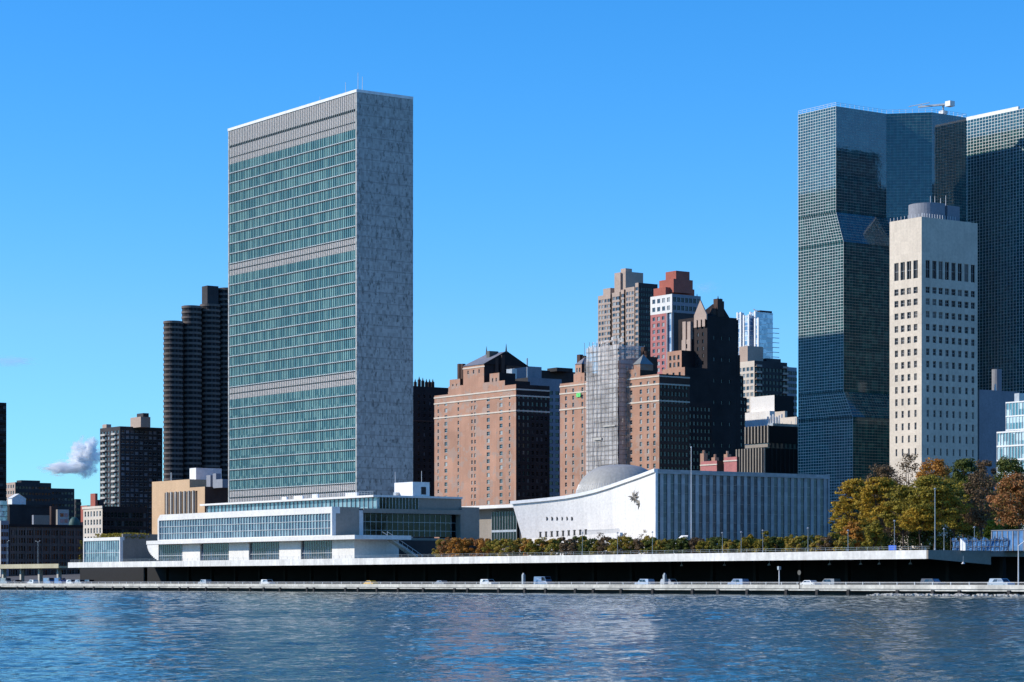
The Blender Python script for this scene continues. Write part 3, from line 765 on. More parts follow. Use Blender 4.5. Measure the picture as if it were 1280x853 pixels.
# star-shaped metal relief on the wall
X, Y, Z = wall_at(797, 626)
star = empty('star_relief', (X, Y - 0.5, Z), 'dark spiky double star relief fixed to the white curved wall', 'wall sculpture')
b = MB(); rr = random.Random(5)
for (cx_, cz_, R1, n_) in ((-0.9, 1.0, 2.5, 9), (1.1, -0.9, 2.1, 9)):
    for k in range(n_):
        a = 2 * math.pi * k / n_ + rr.uniform(-0.2, 0.2); r1 = R1 * rr.uniform(0.55, 0.95)
        pa, pb = a - 0.36, a + 0.36
        P0 = (X + cx_ * 1.4, Y - 0.75, Z + cz_)
        p1 = (P0[0] + math.cos(pa) * 1.15, Y - 0.5, P0[2] + math.sin(pa) * 0.85); p2 = (P0[0] + math.cos(pb) * 1.15, Y - 0.5, P0[2] + math.sin(pb) * 0.85)
        tip = (P0[0] + math.cos(a) * r1 * 1.5, Y - 0.45, P0[2] + math.sin(a) * r1)
        b.tri(P0, p1, tip); b.tri(P0, tip, p2); b.tri(p1, p2, tip)
b.build('star_points', 'bronze', star)
# low southern link of the hall
LY = 446.0
lx0, lx1 = XA(560, LY), XA(645, LY)
zl = ZA(630.5, lx1, LY)
b = MB(); b.box(lx0, lx1 + 1, LY - 1.0, LY + 46, zl - 1.0, zl); b.build('low_roof', 'white', ga)
b = MB(); b.box(lx0, lx1 + 2, LY + 4, LY + 44, DECK_Z, zl - 1.0); b.build('low_wall', 'greyc', ga)
b = MB(); b.box(XA(615, LY + 3), XA(646, LY + 3), LY + 3, LY + 3.9, 14, zl - 2.0); g = b.build('window_band', 'g_confd', ga)
m_ = MB(); u0, u1 = XA(615, LY + 3), XA(646, LY + 3)
for i in range(10): m_.box(u0 + (u1 - u0) * i / 9 - 0.06, u0 + (u1 - u0) * i / 9 + 0.06, LY + 2.85, LY + 3, 14, zl - 2.0)
m_.box(u0, u1, LY + 2.8, LY + 2.98, 18.2, 18.9); m_.build('mullion', 'metal', g)
# terrace wall and bollards in front of the hall
tw = empty('terrace_wall', (XA(662, 418), 418, DECK_Z), 'low white terrace wall at the foot of the curved hall', 'low wall')
x0, x1 = XA(662, 418), XA(775, 418); ztw = ZA(671.5, x0, 418)
b = MB(); b.prism([(x0, 418), (x1, 418), (x1, 419), (x0, 419)], DECK_Z, [ztw - 0.4, ztw + 0.6, ztw + 0.6, ztw - 0.4]); b.build('wall', 'white', tw)
b = MB()
for i in range(40): x = x0 + 24 + (x1 - x0 - 25) * i / 39; b.tube((x, 418.5, ztw - 0.3), (x, 418.5, ztw + 1.6), 0.05, seg=4)
b.tube((x0 + 24, 418.5, ztw + 1.2), (x1 - 1, 418.5, ztw + 1.7), 0.06, seg=4); b.build('railing', 'metal', tw)
bm_ = MB()
for (z0_, z1_, r0, r1) in ((0, 0.3, 0.5, 0.45), (0.3, 1.5, 0.32, 0.28), (1.5, 1.8, 0.42, 0.38)): bm_.tube((0, 0, z0_), (0, 0, z1_), r0, r1, 8)
bme = bm_.mesh('bollard', 'bronze')
for i in range(9):
    x = XA(671 + 7.1 * i, 417.2)
    o = bpy.data.objects.new('bollard', bme); COL.objects.link(o); o.location = (x, 418.45, ztw - 0.36 + i * 0.045)
    tag(o, 'short dark bollard in the row at the foot of the curved white wall', 'bollard', 'dark bollards before the curved hall')
# white angular sculpture beside the ribbed end
X = XA(839, 425); zz = ZA(684, X, 425)
sc_ = MB(); sc_.prism([(X - 2.2, 425), (X + 1.9, 425), (X + 2.4, 428), (X - 0.6, 428)], DECK_Z, [ZA(684, X, 425)] * 2 + [ZA(669.5, X, 425)] * 2)
sc_.v = [(x + (1.2 if z > 10 else 0), y, z) for x, y, z in sc_.v]
o = sc_.build('sculpture', 'whitepaint', off=(X, 425, DECK_Z)); tag(o, 'white angular block sculpture before the ribbed blue wall', 'sculpture')
#@@SKYLINE
# ------------------------------------------------------------------ skyline, south to north
def simple(name, label, pL, pC, pR, Y, ytop, mat, nmat=None, z0=4.0, east=None, north=None, style='sash', glass='g_win', frame='metal', cat='building', depth=0.3, group=None):
    """a rectangular building given by the bearings of its three visible vertical edges"""
    x0, x1 = XA(pL, Y), XA(pC, Y); y1 = YA(pR, x1); z1 = ZA(ytop, x1, Y)
    B = Bld(name, label, cat, (x0, Y, z0), group, glass, frame)
    B.x0, B.x1, B.y0, B.y1, B.z1 = x0, x1, Y, y1, z1
    er = rows(z1 - east[0], east[1], int((z1 - east[5] - east[0]) / east[1]), east[2], even(x1 - x0, east[3], east[4])) if east else ()
    nr = rows(z1 - north[0], north[1], int((z1 - north[5] - north[0]) / north[1]), north[2], even(y1 - Y, north[3], north[4])) if north else ()
    B.body = B.block('wall', mat, x0, x1, Y, y1, z0, z1, er, nr, style, depth, nmat=nmat)
    return B

# -- far left slab cut by the frame
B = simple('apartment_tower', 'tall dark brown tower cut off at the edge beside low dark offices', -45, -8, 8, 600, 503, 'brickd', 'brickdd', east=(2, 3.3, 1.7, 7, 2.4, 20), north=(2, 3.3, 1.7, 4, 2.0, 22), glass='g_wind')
B.box('roof_box', 'brickdd', B.x0 + 8, B.x1 - 6, B.y0 + 5, B.y1 - 4, B.z1 - 0.6, B.z1 + 5); B.finish()
# -- dark office block in two steps
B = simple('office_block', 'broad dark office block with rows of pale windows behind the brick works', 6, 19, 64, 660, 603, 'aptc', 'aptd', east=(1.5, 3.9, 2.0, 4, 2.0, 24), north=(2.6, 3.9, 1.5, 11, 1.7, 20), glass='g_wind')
y2 = YA(93, B.x1); zz = ZA(610.5, B.x1, B.y1)
B.block('lower_wing', 'aptd', B.x0, B.x1 - 0.02, B.y1, y2, 4, zz, (), rows(zz - 2.4, 3.9, 7, 1.5, even(y2 - B.y1, 7, 1.6)), glass='g_wind')
B.box('roof_box', 'aptd', B.x0 + 5, B.x1 - 4, B.y0 + 6, B.y1 - 6, B.z1 - 0.6, B.z1 + 1.6); B.finish()
B = simple('small_block', 'small dark block squeezed between the office block and cream building', 93, 95, 101, 660, 624, 'aptd', 'aptd', north=(2, 3.6, 1.6, 3, 1.6, 24), glass='g_wind'); B.finish()
B = simple('low_house', 'low pink brick house just behind the cream building', 101, 109, 113, 600, 632, 'brickred', 'brickred', north=(2, 3.6, 1.6, 2, 1.4, 24)); B.finish()
# -- plain dark box, pale penthouse on top of it
B = simple('power_house', 'windowless black box building in front of the dark offices', 8, 12, 65, 560, 630.5, 'black', 'darkc')
B.box('roof_edge', 'darkc', B.x0 - 0.3, B.x1 + 0.3, B.y0 - 0.3, B.y1 + 0.3, B.z1 - 1.2, B.z1 - 0.2)
hx0, hx1 = B.x0 - 2, B.x1 + 0.0; hy0, hy1 = B.y0 + 0.2, YA(32, B.x1 - 1); hz0 = B.z1 - 0.6; hz1 = ZA(623, B.x1, hy0)
b = MB(); b.box(B.x1 - 6, B.x1 - 0.6, hy0 + 1.5, hy1, hz0, hz1)
pv = b.build('penthouse', 'whitepaint', B.root)
b = MB(); ym = (hy0 + 1.5 + hy1) / 2
b.quad((B.x1 - 6, hy0 + 1, hz1 + 0.01), (B.x1 - 0.4, hy0 + 1, hz1 + 0.01), (B.x1 - 0.4, ym, hz1 + 2.6), (B.x1 - 6, ym, hz1 + 2.6))
b.quad((B.x1 - 6, ym, hz1 + 2.6), (B.x1 - 0.4, ym, hz1 + 2.6), (B.x1 - 0.4, hy1 + 0.5, hz1 + 0.01), (B.x1 - 6, hy1 + 0.5, hz1 + 0.01))
b.tri((B.x1 - 0.62, hy0 + 1.5, hz1), (B.x1 - 0.62, hy1, hz1), (B.x1 - 0.62, ym, hz1 + 2.4)); b.build('pitched_roof', 'whitepaint', pv); B.finish()
B = simple('glass_block', 'pale green glass block at the picture edge above the blue wall', -20, 0, 9, 540, 626, 'g_teal', 'g_teal')
b = MB()
for z in range(10, 44, 3): b.box(B.x0, B.x1 + 0.1, B.y0 - 0.1, B.y1, z, z + 0.25)
b.build('floor_edges', 'aptd', B.root)
# -- clutter of small roofs
B = simple('stair_block', 'small pale block with two round windows beside the green dome', 70, 72, 86, 540, 637, 'greyc', 'concrete')
b = MB()
for (yy, zz) in ((0.38, 0.72), (0.38, 0.42), (0.75, 0.72), (0.75, 0.42)):
    y = B.y0 + (B.y1 - B.y0) * yy; z = B.z1 - 10 + 10 * zz; b.box(B.x1 - 0.1, B.x1 + 0.08, y - 0.9, y + 0.9, z - 0.9, z + 0.9)
b.build('window', 'g_wind', B.root)
B = simple('grey_shed', 'low grey rooftop shed beyond the long brick works', 40, 42, 68, 540, 644, 'bluegrey', 'greyc')
B = simple('brown_block', 'narrow brown block between the grey shed and the round windows', 62, 64, 72, 545, 633, 'brickd', 'brickd')
X = XA(93, 540); r = 7.5 * dep(X, 540) / FP * 0.95; zz = ZA(657, X, 540)
dg = empty('green_dome', (X, 540, 4), 'dark green domed roof behind the long brick works', 'dome')
b = MB()
for j in range(8):
    for i in range(20):
        P = lambda i, j: (X + r * math.cos(2 * math.pi * i / 20) * math.cos(j / 8 * 1.5), 540 + r * math.sin(2 * math.pi * i / 20) * math.cos(j / 8 * 1.5), zz + r * 1.5 * math.sin(j / 8 * 1.5))
        b.quad(P(i, j), P(i + 1, j), P(i + 1, j + 1), P(i, j + 1))
b.build('dome_shell', plain('green_copper', (0.03, 0.09, 0.075), 0.6), dg)
b = MB(); b.tube((X, 540, 4), (X, 540, zz), r * 1.02, seg=20); b.build('drum', 'brickd', dg)
# -- long brick works
B = simple('brick_works', 'long dark brown five storey brick works with paired windows', 9, 12, 103, 500, 656, 'brickd', 'brickd', z0=2.5)
B.wins = []; bpy.data.objects.remove(B.body, do_unlink=True)
wd = B.y1 - B.y0; cols = []
for i in range(9):
    u = wd * (i + 0.5) / 9
    for du in (-1.55, 0, 1.55): cols.append((u + du - 0.55, u + du + 0.55))
nr = rows(B.z1 - 2.6, 3.9, 6, 2.5, cols)
B.block('wall', 'brickw', B.x0, B.x1, B.y0, B.y1, 2.5, B.z1, (), nr, 'sash', 0.35, glass='g_wind')
b = MB(); b.box(B.x0 - 0.5, B.x1 + 0.7, B.y0 - 0.5, B.y1 + 0.5, B.z1 - 1.0, B.z1 + 0.25); b.build('cornice', 'brickdd', B.root)
b = MB()
for i in range(10):
    y = B.y0 + wd * i / 9; b.box(B.x1, B.x1 + 0.3, max(B.y0, y - 0.5), min(B.y1, y + 0.5), 2.5, B.z1 - 1.0)
b.build('pilaster', 'brickw', B.root); B.finish()
B = simple('blue_house', 'pale blue rendered building at the picture edge beside the brick works', -30, 1, 11, 495, 651, 'concrete', 'bluegrey', z0=2.5, east=(2, 3.6, 2, 5, 1.4, 6), north=(2, 3.6, 2, 3, 1.2, 6), glass='g_wind'); B.finish()

# -- cream building, flank colour darkened for shade
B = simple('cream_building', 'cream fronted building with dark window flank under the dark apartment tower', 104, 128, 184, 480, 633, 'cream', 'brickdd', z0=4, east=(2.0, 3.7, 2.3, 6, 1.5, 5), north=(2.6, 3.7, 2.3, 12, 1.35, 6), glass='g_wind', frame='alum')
B.rb('chimney_block', 'brickred', 113, 119, 122, 484, 617, B.z1 - 0.6)
B.rb('roof_box', 'aptd', 120, 124, 130, 486, 625, B.z1 - 0.6)
b = MB(); b.box(B.x0 - 0.4, B.x1 + 0.4, B.y0 - 0.4, B.y0, B.z1 - 0.9, B.z1 + 0.2); b.build('cornice', 'cream', B.root); B.finish()

# -- dark apartment tower with balconies
B = simple('apartment_tower', 'dark apartment tower with pale balcony columns behind the cream building', 125, 150, 203, 620, 533, 'aptd', 'aptd', z0=6)
B.ng = 'g_wind'; B.nf = 'metal'
bpy.data.objects.remove(B.body, do_unlink=True)
wid = B.x1 - B.x0; nw = B.y1 - B.y0
B.block('wall', 'aptd', B.x0, B.x1, B.y0, B.y1, 6, B.z1, rows(B.z1 - 2.2, 2.95, 24, 1.7, even(wid, 6, 2.2)), rows(B.z1 - 2.2, 2.95, 24, 1.5, even(nw, 9, 2.0)), 'pair', 0.25, glass='g_wind')
for i in range(24):
    z = B.z1 - 4.6 - i * 2.95
    for (u0, u1) in ((0.12, 0.34), (0.66, 0.84)):
        b = MB(); xx0, xx1 = B.x0 + wid * u0, B.x0 + wid * u1
        b.box(xx0, xx1, B.y0 - 1.3, B.y0 - 0.02, z, z + 0.2); b.box(xx0, xx1, B.y0 - 1.3, B.y0 - 1.2, z + 0.2, z + 1.1); b.build('balcony', 'concrete', B.root)
B.rb('roof_block', 'aptc', 163, 176, 188, 628, 521, B.z1 - 0.6); B.rb('tank_house', 'aptd', 171, 179, 186, 632, 516.5, B.z1 + 4)
B.rb('parapet_block', 'aptc', 128, 133, 139, 622, 530.5, B.z1 - 0.6)
B.finish()

# -- fluted dark tower: half round bays ringed by balconies
FY = 640.0
fl = empty('fluted_tower', (XA(216, FY), FY, 6), 'tall dark fluted tower of half round bays beside the teal glass slab', 'apartment tower')
def bay(pc, rpx, ytop, Y, x=None):
    xm = XA(pc, Y) if x is None else x; Y = Y if x is None else YA(pc, x); r = rpx * dep(xm, Y) / FP; z1 = ZA(ytop, xm, Y)
    b = MB(); n = 32; C = lambda q, i: (xm + q * math.cos(2 * math.pi * i / n), Y + q * math.sin(2 * math.pi * i / n))
    b.prism([C(r, i) for i in range(n)], 6, z1)
    o = b.build('bay', 'aptd', fl)
    rings = MB(); z = z1 - 1.4; q = r + 0.4
    while z > 14:
        for i in range(n):
            rings.quad((*C(q, i), z), (*C(q, i + 1), z), (*C(q, i + 1), z + 1.25), (*C(q, i), z + 1.25), 0)
            rings.quad((*C(q, i), z + 1.25), (*C(q, i + 1), z + 1.25), (*C(r - .05, i + 1), z + 1.25), (*C(r - .05, i), z + 1.25), 0)
            rings.quad((*C(q, i), z), (*C(q, i + 1), z), (*C(r - .05, i + 1), z), (*C(r - .05, i), z), 0)
            if i % 3: rings.quad((*C(r + .05, i), z - 1.65), (*C(r + .05, i + 1), z - 1.65), (*C(r + .05, i + 1), z), (*C(r + .05, i), z), 1)
        z -= 2.9
    rings.build('balcony_rings', ['aptflute', 'black'], o)
    return xm, Y, r, z1
M['aptflute'] = wall_mat('brown_concrete', (0.14, 0.115, 0.10), 0.15, 0.85)
xf, yf0, r_, z_ = bay(216.5, 11.5, 402, 640); bay(239.5, 11.8, 383, 0, xf); x_, y_, r_, z_ = bay(262.5, 12, 381, 0, xf); x9, y9, r9, z9 = bay(284.5, 12.5, 361, 0, xf)
b = MB(); b.prism([(x_ - 4, y_ - 3), (x_ + 2.5, y_ - 3), (x_ + 2.5, y_ + 4), (x_ - 4, y_ + 4)], z_ - 0.5, ZA(358, x_, y_)); b.build('crown', 'aptd', fl)
b = MB(); b.box(xf - 3.6, xf + 0.5, yf0, y9, 6, ZA(404, xf, yf0)); b.box(xf - 3.5, xf + 0.4, yf0 + 8, y9, ZA(404, xf, yf0) - 1, ZA(388, xf, yf0 + 12)); b.build('core', 'aptd', fl)

# -- tan building with vertical dark window strips, plant on its roof
B = simple('tan_building', 'tan building with tall vertical window strips below the fluted tower', 190, 256, 300, 520, 608.5, 'tan', 'brickd', z0=6)
bpy.data.objects.remove(B.body, do_unlink=True)
wid = B.x1 - B.x0
cols = [(XA(p, 520) - B.x0 - 0.95, XA(p, 520) - B.x0 + 0.95) for p in (207, 212.5, 218, 223.5, 229, 234.5, 240, 245.5)]
er = [(15, B.z1 - 1.6, cols)]
B.block('wall', 'tan', B.x0, B.x1, B.y0, B.y1, 6, B.z1, er, (), 'tall', 0.9, nmat='brickd', glass='g_wind')  # brown flank is shade put into the colour
b = MB(); 
for p in (209.7, 215.2, 220.7, 226.2, 231.7, 237.2, 242.7): x = XA(p, 520); b.box(x - 0.45, x + 0.45, 519.2, 519.98, 14, B.z1 - 1.4)
b.build('pier', 'concrete', B.root)
xb_ = XA(237, 520); zz = ZA(599.5, xb_, 524)
B.box('upper_wall', 'tan', B.x0, xb_, B.y0 + 0.02, B.y1, B.z1 - 0.7, zz)
B.rb('plant_room', 'whitepaint', 237, 245, 277, 532, 585, B.z1 - 0.6)
for (a_, c_, e_, yt) in ((258, 263, 268, 594), (266, 270, 276, 592), (270, 278, 286, 599)):
    B.rb('roof_unit', 'bluegrey', a_, c_, e_, 524, yt, B.z1 - 0.6)
x = XA(214, 524); b = MB(); b.tube((x, 524, B.z1), (x, 524, ZA(591, x, 524)), 0.3, seg=6); b.build('vent_pipe', 'metal', B.root)
B.finish()

# -- neighbour between slab and brick tower; shade put into its brick colour
B = simple('brick_tower', 'dark shaded brick tower with spiky parapet between glass slab and tan brick tower', 440, 503, 565, 648, 482, 'brickd', 'brickdd', z0=8, east=(4, 3.1, 1.6, 12, 1.3, 20), north=(4, 3.1, 1.6, 8, 1.1, 20), glass='g_wind')
for p in (519, 524, 528.5, 533, 537, 541):
    y = YA(p, B.x1 - 1); h = ZA(472 + 3 * (p % 2), B.x1, y) - B.z1
    b = MB(); b.box(B.x1 - 1.6, B.x1 - 0.4, y - 0.55, y + 0.55, B.z1 - 0.5, B.z1 + h - 1); b.tube((B.x1 - 1, y, B.z1 + h - 1), (B.x1 - 1, y, B.z1 + h + 0.6), 0.45, 0.05, 4); b.build('spike', 'brickdd', B.root)
b = MB(); zz = ZA(527, B.x1, B.y0 + 10); b.box(B.x1, B.x1 + 0.25, B.y0, B.y1, zz, zz + 0.6); b.build('string_course', 'brickd', B.root)
B.finish()

# -- large tan brick tower with gabled metal roof
Y = 640.0
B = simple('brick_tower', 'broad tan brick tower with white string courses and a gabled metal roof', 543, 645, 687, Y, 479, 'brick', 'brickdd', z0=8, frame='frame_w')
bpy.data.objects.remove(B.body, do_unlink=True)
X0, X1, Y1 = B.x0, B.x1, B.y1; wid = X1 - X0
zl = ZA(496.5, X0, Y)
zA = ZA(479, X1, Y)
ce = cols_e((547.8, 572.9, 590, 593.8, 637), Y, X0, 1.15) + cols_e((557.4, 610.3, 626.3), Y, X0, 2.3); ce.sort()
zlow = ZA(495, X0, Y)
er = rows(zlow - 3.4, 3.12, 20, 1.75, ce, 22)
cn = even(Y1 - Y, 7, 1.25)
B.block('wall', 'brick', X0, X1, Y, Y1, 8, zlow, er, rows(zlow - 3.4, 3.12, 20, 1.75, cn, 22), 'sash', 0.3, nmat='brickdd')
# stepped upper masses
def up(p0, p1, ytop, yb, zb, ytall=None, nm='upper_wall', win=None, mat='brick', dy=0.0):
    x0, x1 = XA(p0, Y + dy), XA(p1, Y + dy); zt = ZA(ytop, x1, Y + dy)
    er = rows(zt - 2.2, 3.12, 1, 1.7, even(x1 - x0, win, 1.0)) if win else ()
    return B.block(nm, mat, x0, x1, Y + dy, yb, zb, zt, er, (), 'sash', 0.3, nmat='brickdd')
up(560, 645, 480.5, Y1, zlow, win=8, dy=0.02); zu = ZA(480.5, XA(645, Y), Y)
up(543.5, 560, 494.0, Y1, zlow + 0.01, win=None)
up(560.5, 631, 475.5, Y + 14, zu, win=6, dy=0.04)
up(562, 575, 473.5, Y + 12, zu, win=2, dy=0.06); up(612, 624, 466, Y + 9, zu, win=2, dy=0.08)
up(579, 605, 455, Y1 - 6, zu, win=3, dy=0.10, nm='tower_wall')
# gabled roof
gx0, gx1 = XA(578.5, Y), XA(605.5, Y); zg = ZA(455, gx1, Y); zr_ = ZA(439.5, gx1, Y + 12); gy0, gy1 = Y - 0.3, Y + 25
b = MB()
ym = (gy0 + gy1) / 2
b.quad((gx0, gy0, zg), (gx1, gy0, zg), (gx1, ym, zr_), (gx0 + 1.5, ym, zr_)); b.quad((gx0 + 1.5, ym, zr_), (gx1, ym, zr_), (gx1, gy1, zg), (gx0, gy1, zg))
rf = b.build('gabled_roof', 'slate', B.root)
b = MB(); b.prism([(gx1 - 0.4, gy0), (gx1 + 0.02, gy0), (gx1 + 0.02, ym), (gx1 - 0.4, ym)], zg - 0.1, [zg, zg, zr_ + 0.3, zr_ + 0.3]); b.prism([(gx1 - 0.4, ym), (gx1 + 0.02, ym), (gx1 + 0.02, gy1), (gx1 - 0.4, gy1)], zg - 0.1, [zr_ + 0.3, zr_ + 0.3, zg, zg]); b.build('gable', 'brickdd', rf)
for (x, y) in ((gx0 + 1.4, ym), (gx1 - 0.3, ym), ):
    b = MB(); b.tube((x, y, zr_ - 0.5), (x, y, zr_ + 3.6), 0.5, 0.06, 6); b.build('finial', 'bronze', rf)
b = MB(); x = (gx0 + gx1) / 2 + 1; b.prism([(x - 1.2, ym - 5), (x + 1.2, ym - 5), (x + 1.2, ym), (x - 1.2, ym)], zr_ - 3.5, zr_ + 0.5); b.build('dormer', 'bronze', rf)
for (p, yt, yb_, dy) in ((573, 455, 476, 2), (577, 455, 476, 2.4), (618, 448, 468, 6), (626, 444, 470, 9)):
    x = XA(p, Y + dy); b = MB(); b.box(x - 0.9, x + 0.9, Y + dy, Y + dy + 1.6, zu, ZA(yt, x, Y + dy)); b.build('chimney', 'brickd', B.root)
for (pa, pb) in ((498, 486.7), (504, 494.6), (522.7, 513.4)):
    z = ZA(pb, X1, Y); b = MB(); b.box(X0 - 0.1, X1 + 0.28, Y - 0.28, Y - 0.005, z - 0.32, z + 0.32); b.box(X1 + 0.004, X1 + 0.28, Y - 0.005, Y1, z - 0.32, z + 0.32); b.build('string_course', 'cream', B.root)
z = ZA(458, gx1, Y); b = MB(); b.box(gx0, gx1 + 0.2, Y - 0.1, Y + 0.09, z - 0.3, z + 0.3); b.build('string_course', 'cream', B.root)
B.finish()

# -- grey blocks behind, between the two brick towers
B = simple('grey_office', 'grey blue modern block behind the gabled brick tower, with rooftop plant', 622, 660, 702, 700, 472, 'darkc', 'bluegrey', z0=8, north=(6, 3.4, 1.6, 5, 2.2, 20), glass='g_wind')
B.rb('plant_room', 'bluegrey', 627, 643, 677, 704, 457, B.z1 - 0.6)
B.rb('plant_unit', 'whitepaint', 622, 633, 641, 703, 458.5, B.z1 - 0.6)
B.rb('plant_unit', 'metal', 633, 640, 646, 702, 461, B.z1 - 0.6)
x = XA(659, 706); b = MB(); b.tube((x, 706, B.z1), (x, 706, ZA(448, x, 706)), 0.35, seg=6); b.build('mast', 'metal', B.root); B.finish()
B = simple('dark_block', 'dark flat topped block between the two tan brick towers', 668, 677, 720, 735, 463, 'black', 'darkc', z0=8)
B.rb('roof_box', 'darkc', 684, 696, 716, 740, 459.5, B.z1 - 0.6); B.finish()

# -- second brick tower, wrapped in part by scaffolding
Y = 640.0
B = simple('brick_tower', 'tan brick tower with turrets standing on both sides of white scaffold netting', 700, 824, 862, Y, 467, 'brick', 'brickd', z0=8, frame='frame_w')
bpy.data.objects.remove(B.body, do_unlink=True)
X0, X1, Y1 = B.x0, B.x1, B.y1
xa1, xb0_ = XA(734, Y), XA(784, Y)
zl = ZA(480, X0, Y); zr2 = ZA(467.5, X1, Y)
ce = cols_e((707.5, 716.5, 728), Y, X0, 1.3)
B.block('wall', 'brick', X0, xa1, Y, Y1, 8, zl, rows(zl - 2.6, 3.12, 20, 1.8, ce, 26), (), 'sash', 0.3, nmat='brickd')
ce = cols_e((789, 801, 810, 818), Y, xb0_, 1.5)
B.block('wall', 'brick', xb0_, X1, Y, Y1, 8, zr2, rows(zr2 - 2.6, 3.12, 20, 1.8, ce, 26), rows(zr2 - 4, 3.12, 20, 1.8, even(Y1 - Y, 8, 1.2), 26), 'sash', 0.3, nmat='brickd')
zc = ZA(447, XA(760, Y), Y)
B.block('court_wall', 'brickd', xa1, xb0_, Y + 12, Y1, 8, zc, rows(zc - 3, 3.12, 19, 1.8, even(xb0_ - xa1, 8, 1.3), 30), (), 'sash', 0.3, nmat='brickd')  # dark brick here imitates the shadow in the recessed court
for (p0, p1, yt, dy, dp) in ((717, 731, 466, 0.05, 9), (719, 727, 455, 0.08, 6), (782, 800, 461, 0.05, 9)):
    x0, x1 = XA(p0, Y + dy), XA(p1, Y + dy); zt = ZA(yt, x1, Y)
    zb = ZA(480, x0, Y) if p0 < 750 else zr2
    B.block('turret_wall', 'brick', x0, x1, Y + dy, Y + dp, zb - 0.01, zt, rows(zt - 1.6, 3.0, 1, 1.8, even(x1 - x0, 2, 1.0)), (), 'sash', 0.25, nmat='brickd')
def hip(p0, p1, yb, yt, dp, mat='slate'):
    x0, x1 = XA(p0, Y), XA(p1, Y); z0 = ZA(yb, x1, Y); z1 = ZA(yt, x1, Y); a = ((x0 + x1) / 2, Y + dp / 2, z1)
    c = [(x0, Y - 0.2, z0), (x1, Y - 0.2, z0), (x1, Y + dp, z0), (x0, Y + dp, z0)]; b = MB()
    for i in range(4): b.tri(c[i], c[(i + 1) % 4], a)
    b.build('pointed_roof', mat, B.root)
hip(718.5, 727.5, 455, 446, 6.5); hip(791, 800.5, 455, 442, 7, 'copper'); 
x0, x1 = XA(792, Y), XA(800, Y); B.box('turret_wall', 'brick', x0, x1, Y + 0.1, Y + 7, ZA(461, x1, Y) - 0.5, ZA(455, x1, Y))
for (p, yt, dy) in ((723, 443.5, 4), (727, 445, 5), (803, 434, 6), (806, 439, 6)):
    x = XA(p, Y + dy); b = MB(); b.box(x - 1.1, x + 1.1, Y + dy, Y + dy + 1.8, zl - 1, ZA(yt, x, Y + dy)); b.build('chimney', 'brickd', B.root)
for (pl, pr_) in ((482, 470.3), (490.8, 480.0), (510.5, 501.0)):
    z = ZA(pr_, X1, Y)
    for (a_, c_) in ((X0 - 0.1, xa1), (xb0_, X1 + 0.25)):
        b = MB(); b.box(a_, c_, Y - 0.26, Y - 0.005, z - 0.3, z + 0.3)
        if c_ > X1: b.box(X1 + 0.004, X1 + 0.25, Y - 0.005, Y1, z - 0.3, z + 0.3)
        b.build('string_course', 'cream', B.root)
B.finish()
TB = (xa1, xb0_, Y, zc)
# green sheet hung on that tower
x = XA(723, Y - 0.4); z = ZA(494, x, Y)
b = MB()
for i in range(6):
    for j in range(4):
        g = lambda i, j: (x - 1.5 + 0.5 * i, Y - 0.45 - 0.10 * math.sin(i * 1.3 + j), z - 0.9 + 0.45 * j)
        b.quad(g(i, j), g(i + 1, j), g(i + 1, j + 1), g(i, j + 1))
o = b.build('tarpaulin', plain('green_sheet', (0.12, 0.62, 0.16), 0.6), off=(x, Y - 0.4, z)); tag(o, 'small bright green sheet hung on the turreted brick tower', 'tarpaulin')
# scaffold with netting
sx0, sx1 = XA(733, Y - 4), XA(773, Y - 4); sy0, sy1 = Y - 4, Y + 10
zs = ZA(431, sx1, sy0)
sf = empty('scaffold', (sx0, sy0, 8), 'tall scaffold wrapped in ragged white netting on the turreted brick tower', 'scaffold')
b = MB(); nx, nz = 22, 50
rr = random.Random(2)
def sp(u, v, k):
    x = sx0 + (sx1 - sx0) * u; z = 8 + (zs - 8) * v
    return (x, sy0 - 0.3 - 0.35 * abs(math.sin(u * 22)) - 0.15 * math.sin(v * 70 + u * 9), z)
for i in range(nx):
    for j in range(nz): b.quad(sp(i / nx, j / nz, 0), sp((i + 1) / nx, j / nz, 0), sp((i + 1) / nx, (j + 1) / nz, 0), sp(i / nx, (j + 1) / nz, 0))
for j in range(nz):
    z0_, z1_ = 8 + (zs - 8) * j / nz, 8 + (zs - 8) * (j + 1) / nz
    for k in range(6):
        y0_, y1_ = sy0 + (sy1 - sy0) * k / 6, sy0 + (sy1 - sy0) * (k + 1) / 6
        b.quad((sx1 + 0.3, y0_, z0_), (sx1 + 0.3, y1_, z0_), (sx1 + 0.3, y1_, z1_), (sx1 + 0.3, y0_, z1_))
b.build('netting', 'net', sf)
b = MB()
for i in range(9):
    x = sx0 + (sx1 - sx0) * i / 8; ex = rr.uniform(0.3, 2.6)
    b.tube((x, sy0 - 1.0, 8), (x, sy0 - 1.0, zs + ex), 0.09, seg=4); b.tube((x, sy0 + 1.6, 8), (x, sy0 + 1.6, zs + rr.uniform(0.3, 3)), 0.09, seg=4)
for y in (sy0 + 4, sy0 + 7, sy1): b.tube((sx1, y, 8), (sx1, y, zs + rr.uniform(0.3, 3)), 0.12, seg=4)
k = 0
while 12 + 2 * k < zs:
    z = 12 + 2 * k
    b.tube((sx0, sy0 - 1.0, z), (sx1, sy0 - 1.0, z), 0.08, seg=4); b.tube((sx1 + 0.4, sy0 - 1, z), (sx1 + 0.4, sy1, z), 0.08, seg=4); k += 1
b.build('pole_frame', 'frame_p', sf)
b = MB(); k = 0
while 12 + 4 * k < zs:
    b.box(sx0, sx1, sy0, sy0 + 1.5, 12 + 4 * k, 12.08 + 4 * k); k += 1
b.build('platform', 'concrete', sf)
b = MB()
